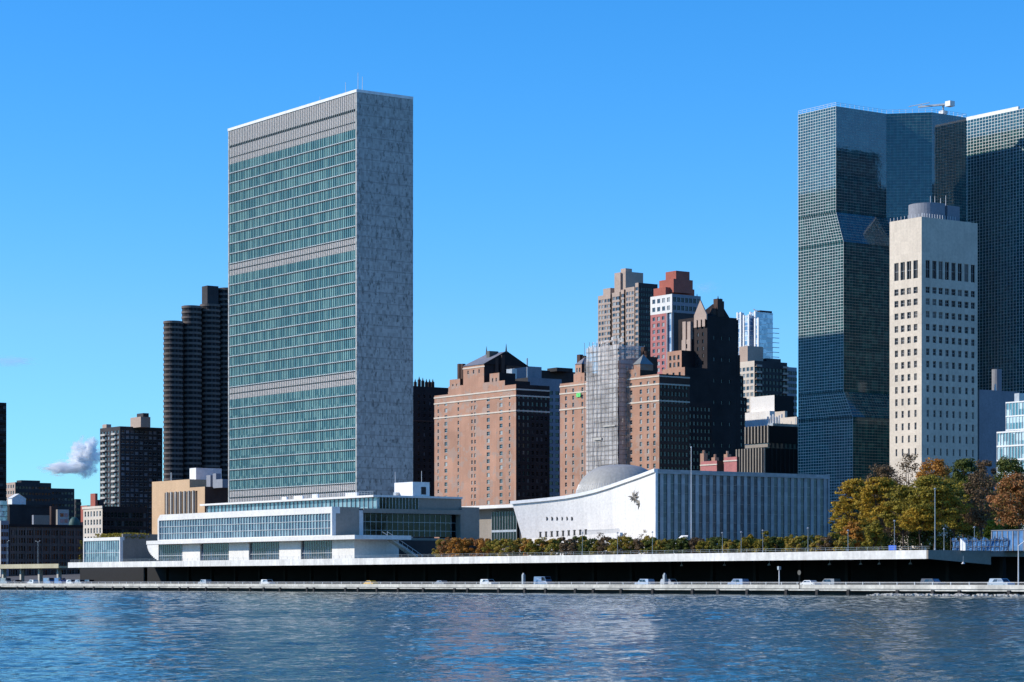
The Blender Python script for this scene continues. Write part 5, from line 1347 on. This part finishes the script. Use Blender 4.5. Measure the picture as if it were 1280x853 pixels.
def crown_mesh(rng, h0, h1, rad, nclump, nleaf, leaf, flat=0.45, lay=False):
    """leaf quads gathered in clumps over an uneven crown"""
    V = []; F = []
    cl = []
    for i in range(nclump):
        a = rng.uniform(0, 6.283); f = rng.random(); hz = h0 + (h1 - h0) * f
        env = math.sin(math.pi * (0.12 + 0.80 * f) ** 0.85) ** 0.7
        r = rad * env * math.sqrt(rng.uniform(0.12, 1.0)) * rng.uniform(0.75, 1.15)
        cl.append((r * math.cos(a), r * math.sin(a), hz, rad * (rng.uniform(0.15, 0.36) if not lay else rng.uniform(0.14, 0.40))))
    for (cx, cy, cz, cr) in cl:
        fl = flat * (0.5 if lay else 1) 
        for k in range(nleaf):
            # points near the clump's shell
            while True:
                x, y, z = rng.uniform(-1, 1), rng.uniform(-1, 1), rng.uniform(-1, 1)
                q = x * x + y * y + z * z
                if 0.1 < q < 1: break
            p = Vector((cx + x * cr, cy + y * cr, cz + z * cr * fl * 1.4))
            n = Vector((x + rng.uniform(-.9, .9), y + rng.uniform(-.9, .9), z + 0.5 + rng.uniform(-.9, .9))).normalized()
            u = n.orthogonal().normalized(); w = n.cross(u); s = leaf * rng.uniform(0.6, 1.3)
            a = rng.uniform(0, 6.28); uu = (u * math.cos(a) + w * math.sin(a)) * s; ww = (w * math.cos(a) - u * math.sin(a)) * s * 0.6
            b = len(V); V += [tuple(p - uu), tuple(p + ww), tuple(p + uu), tuple(p - ww)]; F.append((b, b + 1, b + 2, b + 3))
    return V, F, cl
def trunk_mb(rng, cl, h0, rt, nl):
    b = MB(); lean = Vector((rng.uniform(-.4, .4), rng.uniform(-.4, .4), h0 * 1.15))
    mid = lean * 0.55 + Vector((rng.uniform(-.25, .25), rng.uniform(-.25, .25), 0))
    b.tube((0, 0, -0.1), mid, rt, rt * 0.8, 8); b.tube(mid, lean, rt * 0.8, rt * 0.62, 8)
    for c in rng.sample(cl, min(nl, len(cl))):
        tgt = Vector(c[:3]); st = lean * rng.uniform(0.75, 1.0); kn = st.lerp(tgt, 0.5) + Vector((rng.uniform(-.5, .5), rng.uniform(-.5, .5), rng.uniform(0, .8)))
        r0 = rt * rng.uniform(0.28, 0.45); b.tube(st, kn, r0, r0 * 0.65, 6); b.tube(kn, tgt, r0 * 0.65, r0 * 0.22, 5)
        for q in range(3):
            e = tgt + Vector((rng.uniform(-1, 1), rng.uniform(-1, 1), rng.uniform(0, 1.2))) * c[3] * 1.1; b.tube(kn.lerp(tgt, rng.uniform(.3, .9)), e, r0 * 0.25, r0 * 0.08, 4)
    return b
def tree(name, label, px, Y, ytop, wpx, leafkey, seed, ybase_frac=0.35, dens=1.0, base=DECK_Z - 0.03, cat='tree', group=None, lay=False, leaf=0.30, nc=None, trunk=True):
    rng = random.Random(seed); x = XA(px, Y); H = ZA(ytop, x, Y) - base; rad = wpx / 2 * dep(x, Y) / FP
    t = empty(name, (x, Y, base), label, cat, group)
    h0 = H * ybase_frac
    nc = nc or 70
    V, F, cl = crown_mesh(rng, h0 + rad * 0.1, H - rad * 0.14, rad * 0.86, nc, max(6, int(95 * dens)), leaf, 0.5, lay)
    me = bpy.data.meshes.new('crown'); me.from_pydata(V, [], F); me.materials.append(LEAF[leafkey])
    o = bpy.data.objects.new('crown', me); COL.objects.link(o); o.parent = t
    if trunk:
        b = trunk_mb(rng, cl, max(h0, 0.6), max(0.12, H * 0.017), 16)
        tm = b.mesh('trunk', 'bark'); o = bpy.data.objects.new('trunk', tm); COL.objects.link(o); o.parent = t
    return t
big = [
 ('layered gold leaved tree at the end of the group beside the ribbed hall', 1068, 392, 596, 62, 'gold', 0.30, 0.8, True),
 ('gold tree with dark trunk, second from the ribbed hall', 1100, 384, 594, 60, 'gold', 0.38, 0.9, True),
 ('reddish brown thinning tree rising behind the gold trees', 1105, 430, 580, 70, 'brown', 0.35, 0.7, False),
 ('broad olive and gold tree in the middle of the group', 1168, 376, 590, 88, 'olive', 0.34, 1.0, True),
 ('smaller olive tree standing before the pale windowed tower', 1130, 380, 604, 62, 'olive', 0.3, 0.85, True),
 ('nearly bare tree with fine twigs before the pale windowed tower', 1138, 440, 566, 52, 'brown', 0.3, 0.16, False),
 ('orange brown tree behind the broad olive tree', 1168, 436, 572, 66, 'orange', 0.3, 0.7, False),
 ('dark green tree below the pale windowed tower corner', 1206, 430, 570, 52, 'green', 0.2, 0.9, False),
 ('grey brown thinning tree between the olive and red trees', 1226, 388, 588, 58, 'brown', 0.3, 0.4, False),
 ('rusty brown tree top before the grey block', 1232, 438, 573, 48, 'brown', 0.3, 0.8, False),
 ('dark green tree before the aqua glass building', 1262, 436, 570, 60, 'green', 0.2, 0.9, False),
 ('rust red and green tree leaning at the picture edge', 1272, 372, 591, 74, 'rust', 0.35, 0.9, False),
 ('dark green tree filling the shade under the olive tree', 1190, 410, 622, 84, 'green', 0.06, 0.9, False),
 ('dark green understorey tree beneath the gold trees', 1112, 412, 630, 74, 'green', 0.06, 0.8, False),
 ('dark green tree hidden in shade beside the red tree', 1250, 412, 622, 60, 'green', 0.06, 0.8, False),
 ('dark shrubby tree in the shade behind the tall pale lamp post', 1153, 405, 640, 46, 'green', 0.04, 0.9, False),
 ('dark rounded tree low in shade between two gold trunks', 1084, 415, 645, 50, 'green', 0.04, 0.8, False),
 ('thin grey brown tree with open twigs between the gold and olive trees', 1122, 398, 612, 56, 'brown', 0.3, 0.3, False),
 ('low spreading olive branchy tree under the broad olive tree', 1150, 372, 632, 60, 'gold', 0.45, 0.5, True),
 ('wide gold green tree filling the middle of the group', 1192, 396, 596, 66, 'olive', 0.3, 0.9, True),
 ('low brown gold tree leaning towards the ribbed hall', 1052, 398, 622, 34, 'olive', 0.3, 0.7, True),
 ('small lime green tree before the blue site hoarding', 1240, 384, 650, 26, 'lime', 0.25, 0.9, False),
 ('small brown gold tree at the foot of the layered gold tree', 1066, 366, 652, 30, 'orange', 0.2, 0.8, False),
 ('small green gold tree between two gold trunks', 1092, 366, 648, 34, 'olive', 0.2, 0.8, False),
]
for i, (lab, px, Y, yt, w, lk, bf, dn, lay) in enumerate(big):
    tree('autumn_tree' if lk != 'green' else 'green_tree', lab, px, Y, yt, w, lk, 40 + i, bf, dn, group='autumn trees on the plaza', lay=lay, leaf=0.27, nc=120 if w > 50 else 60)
# planted row of small trees along the deck edge
rr = random.Random(11)
kinds = {'rust': 'rust brown', 'orange': 'orange', 'olive': 'olive green', 'green': 'dark green', 'gold': 'gold', 'brown': 'dull brown', 'hedge': 'mixed green and russet'}
px = 552; k = 0
while px < 1062:
    if px < 600: lk = rr.choice(['orange', 'rust', 'orange', 'hedge'])
    elif px < 690: lk = rr.choice(['hedge', 'orange', 'hedge', 'olive'])
    elif px < 850: lk = rr.choice(['hedge', 'olive', 'green', 'hedge', 'brown'])
    else: lk = rr.choice(['hedge', 'green', 'brown', 'olive', 'hedge', 'green'])
    yt = 671.5 + rr.uniform(-2.0, 3.5) - (2 if px > 960 else 0) - (2 if px > 1010 else 0)
    lab = '%s shrub in the clipped planted row along the deck edge' % kinds[lk]
    tree('shrub', lab, px, 343.5 + rr.uniform(0, 4.5), yt, 28 + rr.uniform(-3, 6), lk, 200 + k, -0.02, 1.0, cat='shrub', group=kinds[lk] + ' shrubs in the planted row', leaf=0.20, nc=34)
    px += rr.uniform(7.5, 10.5); k += 1
tree('shrub', 'bright yellow shrub rising above the planted row before the ribbed wall', 938.5, 360, 668, 13, 'gold', 400, 0.3, 0.9, cat='shrub', leaf=0.22, nc=16)
tree('shrub', 'pale green conical shrub above the planted row before the ribbed wall', 957, 356, 663, 14, 'olive', 401, 0.1, 0.8, cat='shrub', leaf=0.22, nc=18)
tree('shrub', 'tall grey green shrub above the planted row near the ribbed wall end', 986, 358, 662, 16, 'olive', 402, 0.1, 0.7, cat='shrub', leaf=0.22, nc=20)
for (p, w) in ((780, 34), (805, 22), (752, 26)):
    lab = {780: 'bare twiggy shrub at the foot of the white curved wall', 805: 'small bare shrub below the star relief', 752: 'thin bare shrub beside the terrace railing'}[p]
    tree('shrub', lab, p, 405, 661 + (p % 7), w, 'brown', 410 + p, 0.1, 0.16, cat='shrub', leaf=0.2, nc=24)
# plants on the pavilion roof, ivy-brown tree beside it
x0, x1, zp = PAV
V = []; F = []; rng = random.Random(9)
for i in range(2600):
    p = Vector((rng.uniform(x0 + 3.5, x1 + 0.5), CY + rng.uniform(2, 10), zp - 0.3 + rng.random() ** 2 * 1.7)); u = Vector((rng.uniform(-1, 1), rng.uniform(-1, 1), rng.uniform(-1, 1))).normalized() * 0.28; w = u.orthogonal() * 0.7
    b_ = len(V); V += [tuple(p - u), tuple(p + w), tuple(p + u), tuple(p - w)]; F.append((b_, b_ + 1, b_ + 2, b_ + 3))
me = bpy.data.meshes.new('roof_grass'); me.from_pydata(V, [], F); me.materials.append(LEAF['olive']); o = bpy.data.objects.new('roof_grass', me); COL.objects.link(o)
tag(o, 'olive brown grass growing on the glass pavilion roof', 'grass', kind='stuff')
tree('autumn_tree', 'thin dull tree in the shade between brick works and glass pavilion', 102, 470, 676, 10, 'olive', 77, 0.2, 0.7, base=3.5, leaf=0.3, nc=30)

# ------------------------------------------------------------------ blue hoarding and site clutter at the deck's north end
HY = 352.0
hb = empty('site_hoarding', (XA(1190, HY), HY, DECK_Z), 'blue sheeted construction hoarding under the trees at the deck end', 'hoarding')
b = MB(); x0, x1 = XA(1190, HY), XA(1262, HY); n = 40; z1_ = ZA(673, x1, HY)
for i in range(n):
    for j in range(6):
        g = lambda i, j: (x0 + (x1 - x0) * i / n, HY + 0.25 * math.sin(i * 1.7 + j * 0.6) , DECK_Z + (z1_ - DECK_Z) * j / 6 + (0.3 * math.sin(i * 0.9) if j == 6 else 0))
        b.quad(g(i, j), g(i + 1, j), g(i + 1, j + 1), g(i, j + 1))
b.build('sheet', 'tarp', hb)
b = MB()
for i in range(14): x = x0 + (x1 - x0) * i / 13; b.tube((x, HY - 0.35, DECK_Z - 0.05), (x, HY - 0.35, z1_ + rr.uniform(0, 0.5)), 0.08, seg=4)
for z in (DECK_Z + 0.8, DECK_Z + 2.0): b.tube((x0, HY - 0.35, z), (x1, HY - 0.35, z), 0.06, seg=4)
b.build('pole', 'frame_d', hb)
HY2 = 357.0
h2 = empty('container', (XA(1240, HY2), HY2, DECK_Z), 'pale blue site cabin standing behind the blue sheeting at the picture edge', 'site cabin')
x0, x1 = XA(1240, HY2), XA(1300, HY2); za, zb_ = DECK_Z, ZA(664, x0, HY2)
b = MB(); b.box(x0, x1, HY2, HY2 + 6, za, zb_); b.build('cabin_wall', 'tarp', h2)
b = MB()
for i in range(10): x = x0 + (x1 - x0) * i / 9; b.box(x - 0.12, x + 0.12, HY2 - 0.12, HY2 - 0.004, za, zb_ - 0.1)
b.box(x0 - 0.1, x1, HY2 - 0.15, HY2 + 6.1, zb_, zb_ + 0.15); b.build('frame', 'bluegrey', h2)
x = XA(1204.5, 345); b = MB(); z0_ = DECK_Z - 0.03; zt = ZA(673, x, 345)
b.prism([(x - 0.9, 345), (x + 0.5, 345), (x + 0.5, 345.4), (x - 0.9, 345.4)], z0_, [zt, zt - 1, zt - 1, zt]); o = b.build('marker_stone', 'whitepaint', off=(x, 345, z0_)); tag(o, 'white upright slab near the grey end of the deck', 'standing slab')
x = XA(1113, 350); b = MB(); b.box(x - 0.1, x + 0.1, 350, 350.2, 8.57, 9.1)
bb = empty('banner', (x, 350, 8.57), 'small bright blue banner on the deck edge below the gold trees', 'banner')
c = MB(); c.box(XA(1108, 349), XA(1117, 349), 349.6, 349.75, 8.9, 9.9); c.build('cloth', plain('blue_cloth', (0.03, 0.13, 0.62), 0.6), bb)
c = MB()
for q in (1108.3, 1116.7): xx = XA(q, 349); c.box(xx - 0.05, xx + 0.05, 349.76, 349.86, 8.57, 9.9)
c.build('stake', 'metal', bb)

# ------------------------------------------------------------------ lamp posts and poles
def lamp(px, Y, ytop, label, base=8.57, arms=0, group=None, name='lamp_post', r=0.055):
    x = XA(px, Y); z1 = ZA(ytop, x, Y)
    t = empty(name, (x, Y, base), label, 'street lamp', group)
    b = MB(); b.tube((x, Y, base), (x, Y, z1), r, r * 0.65, 6); b.tube((x, Y, base), (x, Y, base + 0.5), r * 2, r * 1.6, 6); b.build('pole', 'metal', t)
    if not arms:
        b = MB(); b.tube((x, Y, z1), (x, Y, z1 + 0.08), 0.22, 0.26, 8); b.tube((x, Y, z1 + 0.08), (x, Y, z1 + 0.3), 0.26, 0.08, 8); b.build('lamp_head', 'metal', t)
    for s in ((), (1,), (1, -1))[arms]:
        b = MB(); b.tube((x, Y, z1 - 0.15), (x + 1.3 * s, Y, z1 + 0.25), 0.05, 0.04, 5); h = b.build('arm', 'metal', t)
        b = MB(); b.box(min(x + 1.1 * s, x + 1.8 * s), max(x + 1.1 * s, x + 1.8 * s), Y - 0.15, Y + 0.15, z1 + 0.2, z1 + 0.33); b.build('lamp_head', 'metal', h)
for p, yt in ((728, 667), (772, 667), (815.5, 666), (903, 667), (926.5, 666), (953.5, 664), (1010, 661)):
    lamp(p, 341, yt, 'slim pale lamp post in the shrub row along the deck edge', group='lamp posts in the shrub row')
lamp(1060, 341, 664, 'slim lamp post at the end of the shrub row before the small brown tree')
lamp(1118, 341, 652, 'slim lamp post before the gold and olive trees')
lamp(1168.7, 340, 612, 'tall pale lamp post standing before the broad olive tree', r=0.10)
lamp(1180, 342, 662, 'short lamp post close to the tall pale lamp post')
lamp(1218, 346, 660, 'lamp post beside the blue sheeted hoarding')
lamp(9, 340, 677, 'lamp post on the yellowed ramp before the pale blue house', base=7.6, arms=1, r=0.1)
lamp(47.5, 340, 677.5, 'two armed lamp post on the yellowed ramp before the brick works', base=7.6, arms=2, r=0.1)
# tall flag pole before the ribbed wall
x = XA(864, 415); fp = empty('flag_pole', (x, 415, DECK_Z), 'tall bare white flag pole before the ribbed blue wall', 'flag pole')
b = MB(); b.tube((x, 415, DECK_Z - 0.03), (x, 415, ZA(560, x, 415)), 0.11, 0.07, 8); b.build('pole', 'whitepaint', fp)
b = MB(); z = ZA(560, x, 415); b.tube((x, 415, z), (x, 415, z + 0.35), 0.18, 0.12, 8); b.build('finial', 'whitepaint', fp)
# posts and signs on the highway
def post(px, Y, yt, w, lab, mat='whitepaint', name='signal_cabinet', cat='roadside cabinet'):
    x = XA(px, Y); z = ZA(yt, x, Y); t = empty(name, (x, Y, 1.42), lab, cat)
    b = MB(); b.box(x - w / 2, x + w / 2, Y, Y + w, 1.42, z - 0.35); b.build('body', mat, t)
    b = MB(); b.tube((x, Y + w / 2, z - 0.35), (x, Y + w / 2, z), w * 0.42, w * 0.3, 8); b.build('cap', mat, t)
post(653, 333.6, 716.5, 0.62, 'slim pale roadside cabinet below the deck near a blue van', 'metal'); post(829.5, 333.6, 716.5, 0.62, 'slim pale roadside cabinet below the deck near a silver car', 'metal')
x = XA(974, 333.5); t = empty('road_camera', (x, 333.5, 1.42), 'tall pale camera pole on the highway under the deck', 'camera pole')
b = MB(); b.tube((x, 333.5, 1.42), (x, 333.5, 5.0), 0.13, 0.1, 6); b.build('pole', 'whitepaint', t); b = MB(); b.box(x - 0.25, x + 0.25, 333.2, 333.8, 5.0, 5.7); b.build('head', 'metal', t)
x = XA(999.5, 329.8); t = empty('round_sign', (x, 329.75, 0.95), 'dark round sign on a post at the river railing', 'sign')
b = MB(); b.tube((x, 329.75, 0.95), (x, 329.75, 4.3), 0.07, seg=6); b.build('post', 'black', t); b = MB(); b.tube((x, 329.68, 4.4), (x, 329.74, 4.4), 0.5, seg=14); b.build('sign_plate', 'bronze', t)
x = XA(1273, 334); t = empty('lamp_post', (x, 334, 1.42), 'white cranked lamp post on the highway at the picture edge', 'street lamp')
b = MB(); b.tube((x, 334, 1.42), (x, 334, 9.1), 0.12, 0.08, 6); b.tube((x, 334, 9.1), (x + 1.6, 334, 10.0), 0.07, seg=5); b.build('pole', 'whitepaint', t); b = MB(); b.box(x + 1.5, x + 2.3, 333.85, 334.15, 9.95, 10.1); b.build('lamp_head', 'alum', t)
proto = None
for p in (852, 905.5, 961.5, 1037, 1076, 1099, 1138, 1204):
    x = XA(p, 342)
    if proto is None:
        proto = empty('hanging_lamp', (x, 342, 6.0), 'small round lamp hanging in the dark below the deck', 'hanging lamp', 'lamps below the deck')
        b = MB(); b.tube((x, 342, 6.35), (x, 342, 7.49), 0.04, seg=5); b.build('stem', 'metal', proto); b = MB(); b.tube((x, 342, 6.0), (x, 342, 6.35), 0.36, 0.14, 10); b.build('shade', 'alum', proto)
    else:
        o = copy_tree(proto); o.location = (x, 342, 6.0)

# ------------------------------------------------------------------ traffic
def car_mesh(kind):
    L, H, Wd = {'car': (4.5, 1.45, 1.8), 'suv': (4.8, 1.75, 1.9), 'van': (5.6, 2.35, 2.0)}[kind]
    hood = {'car': 0.85, 'suv': 1.0, 'van': 1.05}[kind]
    prof = {'car': [(-L/2, 0.35), (-L/2, 0.8), (-L*.36, 0.92), (-L*.22, H), (L*.16, H), (L*.30, 0.95), (L*.47, 0.82), (L/2, 0.6), (L/2, 0.35)],
            'suv': [(-L/2, 0.4), (-L/2, 1.0), (-L*.45, H), (L*.14, H), (L*.27, 1.08), (L*.47, 0.95), (L/2, 0.7), (L/2, 0.4)],
            'van': [(-L/2, 0.4), (-L/2, H - 0.1), (-L*.47, H), (L*.24, H), (L*.36, 1.2), (L*.48, 1.0), (L/2, 0.7), (L/2, 0.4)]}[kind]
    b = MB(); n = len(prof); k = len(b.v)
    for s in (-1, 1):
        for (x, z) in prof: b.v.append((x, s * Wd / 2 * (0.86 if z > 1.1 else 1), z))
    for i in range(n):
        j = (i + 1) % n; b.f.append((k + i, k + j, k + n + j, k + n + i)); b.m.append(0)
    b.f.append(tuple(k + i for i in range(n))); b.f.append(tuple(k + n + i for i in reversed(range(n)))); b.m += [0, 0]
    g = MB(); z0, z1 = hood + 0.1, H - 0.12
    for s in (-1, 1):
        y = s * (Wd / 2 * 0.93 + 0.05)
        if kind == 'van': g.quad((L*.06, y, z0 + .25), (L*.30, y, z0 + .25), (L*.22, y, z1), (L*.06, y, z1))
        else:
            g.quad((-L*.30, y, z0), (-L*.05, y, z0), (-L*.05, y * .95, z1), (-L*.22, y * .95, z1)); g.quad((-L*.03, y, z0), (L*.23, y, z0), (L*.14, y * .95, z1), (-L*.03, y * .95, z1))
    f0, f1 = {'car': (.17, .29), 'suv': (.15, .26), 'van': (.25, .35)}[kind]
    g.quad((L*f1 + .03, -Wd*.38, hood + .12), (L*f1 + .03, Wd*.38, hood + .12), (L*f0 + .03, Wd*.36, H - .08), (L*f0 + .03, -Wd*.36, H - .08))
    w = MB(); w.tube((0, -0.11, 0), (0, 0.11, 0), 0.33, seg=14)
    return b, g, w, L, Wd
PAINT = {}
def paint(c):
    if c not in PAINT:
        m, n, l, p = new_mat('car_paint'); p.inputs['Base Color'].default_value = (*c, 1); p.inputs['Roughness'].default_value = 0.3; p.inputs['Coat Weight'].default_value = 0.5; PAINT[c] = m
    return PAINT[c]
CK = {k: car_mesh(k) for k in ('car', 'suv', 'van')}
def car(px, Y, kind, c, label, face=1, z=1.43):
    b, g, w, L, Wd = CK[kind]; x = XA(px, Y)
    t = empty('car' if kind != 'van' else 'van', (x, Y, z), label, 'car' if kind != 'van' else 'van')
    o = bpy.data.objects.new('body', b.mesh('body', [paint(c)])); COL.objects.link(o); o.parent = t
    o = bpy.data.objects.new('window', g.mesh('window', ['g_wind'])); COL.objects.link(o); o.parent = t
    wm_ = w.mesh('wheel', ['black'])
    for sx in (-.31, .31):
        for sy in (-1, 1):
            o = bpy.data.objects.new('wheel', wm_); COL.objects.link(o); o.parent = t; o.location = (sx * L, sy * (Wd / 2 - 0.08), 0.33)
    if face < 0: t.rotation_euler = (0, 0, math.pi)
WH, SIL, BLU, TAX, GRY, DRK = (0.68, 0.68, 0.66), (0.36, 0.37, 0.38), (0.13, 0.20, 0.33), (0.75, 0.42, 0.03), (0.2, 0.21, 0.22), (0.03, 0.03, 0.035)
for a in [(256, 335.2, 'suv', SIL, 'silver car on the highway below the long white frontage', -1), (335, 335.2, 'suv', WH, 'white car on the highway below the second white wall panel', 1),
          (464, 335.2, 'car', TAX, 'yellow taxi on the highway under the deck', 1), (552, 335.2, 'car', GRY, 'grey car on the highway under the deck below the orange shrubs', -1),
          (611, 335.2, 'suv', WH, 'white car behind the railing below the low white roof', 1), (680, 337.5, 'van', BLU, 'blue van in the dark below the curved white wall', 1),
          (806, 335.2, 'suv', (0.36, 0.44, 0.54), 'pale blue car behind the railing below the star relief', -1), (838, 335.2, 'suv', SIL, 'silver car behind the railing next to a pale roadside cabinet', 1),
          (923, 335.2, 'suv', (0.22, 0.29, 0.42), 'blue car behind the railing below the ribbed wall', -1), (1013, 335.2, 'car', WH, 'white car behind the railing close to the round sign', 1),
          (1037, 340.5, 'suv', GRY, 'dark grey car deeper in the shade under the deck end', -1), (1252, 335.2, 'suv', (0.33, 0.40, 0.46), 'light blue car at the picture edge beyond the deck end', 1),
          (1166, 335.4, 'suv', DRK, 'black car in the shadow below the gold trees', 1),
          (8, 337, 'van', GRY, 'grey van below the yellowed ramp at the picture edge', 1), (22, 339, 'suv', DRK, 'black car below the ramp beside a grey van', 1), (41, 336, 'suv', WH, 'white car below the yellowed ramp', -1),
          (62, 338, 'van', BLU, 'dark blue van under the gap between ramp and white deck', 1), (76, 338, 'van', (0.06, 0.12, 0.3), 'navy van following a dark blue van', 1), (90, 336, 'suv', WH, 'white car entering below the white deck', 1), (101, 336, 'suv', SIL, 'silver car just inside the deck shadow', 1),
          (113, 340, 'suv', DRK, 'black car among the first deck columns', 1)]:
    car(*a)
# rubble at the foot of the wall, north end
b = MB(); rng = random.Random(21); xa_, xb_ = XA(1085, 327), XA(1330, 327)
for i in range(240):
    x = rng.uniform(xa_, xb_); y = rng.uniform(324.5, 329.3); s = rng.uniform(0.15, 0.5) ; z = -0.1 + (y - 324.5) * 0.07
    pts = [(x + s * rng.uniform(0.8, 1.3) * math.cos(q), y + s * rng.uniform(0.8, 1.2) * math.sin(q)) for q in (0, 1.1, 2.2, 3.3, 4.3, 5.4)]
    b.prism(pts, z - 0.5, [z + s * rng.uniform(0.2, 0.6) for _ in pts])
o = b.build('rubble', 'concrete'); tag(o, 'pale rubble stones at the waterline below the river wall', 'rubble', kind='stuff')

# ------------------------------------------------------------------ clouds (volumes far beyond the city)
def cloud(px, py, wpx, hpx, dens, label, seed):
    D = 6000.0; s = D / FP; t = tt(px)
    c = Vector((-SN * D + CS * t * D, CS * D + SN * t * D, EYE + (HZ - py) * s))
    me = bpy.data.meshes.new('cloud'); import bmesh
    bmh = bmesh.new(); bmesh.ops.create_icosphere(bmh, subdivisions=3, radius=1.0); bmh.to_mesh(me); bmh.free()
    o = bpy.data.objects.new('cloud', me); COL.objects.link(o); o.location = c; o.scale = (wpx * s / 2, wpx * s / 2 * 0.5, hpx * s / 2); o.rotation_euler = (0, 0, TH)
    m = bpy.data.materials.new('cloud_vapour'); m.use_nodes = True; n = m.node_tree.nodes; l = m.node_tree.links; n.clear()
    out = n.new('ShaderNodeOutputMaterial'); v = n.new('ShaderNodeVolumePrincipled'); v.inputs['Color'].default_value = (1, 1, 1, 1); v.inputs['Anisotropy'].default_value = -0.35
    tc = n.new('ShaderNodeTexCoord'); ln = n.new('ShaderNodeVectorMath'); ln.operation = 'LENGTH'; l.new(tc.outputs['Object'], ln.inputs[0])
    mp = n.new('ShaderNodeMapping'); mp.inputs['Location'].default_value = (seed, seed * 2.3, seed * .7); l.new(tc.outputs['Object'], mp.inputs[0])
    nz = noise(n, l, mp.outputs[0], 2.2, 7, 0.68)
    f = mth(n, l, 'SUBTRACT', mth(n, l, 'MULTIPLY_ADD', nz, 1.9, -0.42), mth(n, l, 'MULTIPLY', ln.outputs['Value'], 0.72))
    f = mth(n, l, 'MULTIPLY', mth(n, l, 'MAXIMUM', f, 0.0), dens); l.new(f, v.inputs['Density']); l.new(v.outputs[0], out.inputs['Volume'])
    me.materials.append(m); tag(o, label, 'cloud', kind='stuff'); return o
cloud(107, 572, 50, 58, 2.2, 'small white puff of cloud above the low cream building', 1.3)
cloud(80, 585, 70, 22, 0.7, 'thin white tail trailing from the small puff of cloud', 4.1)
cloud(12, 452, 90, 18, 0.03, 'faint pale wisp of cloud at the picture edge', 7.7)
cloud(882, 360, 44, 22, 0.02, 'faint pale wisp beside the red stepped penthouse', 2.9)
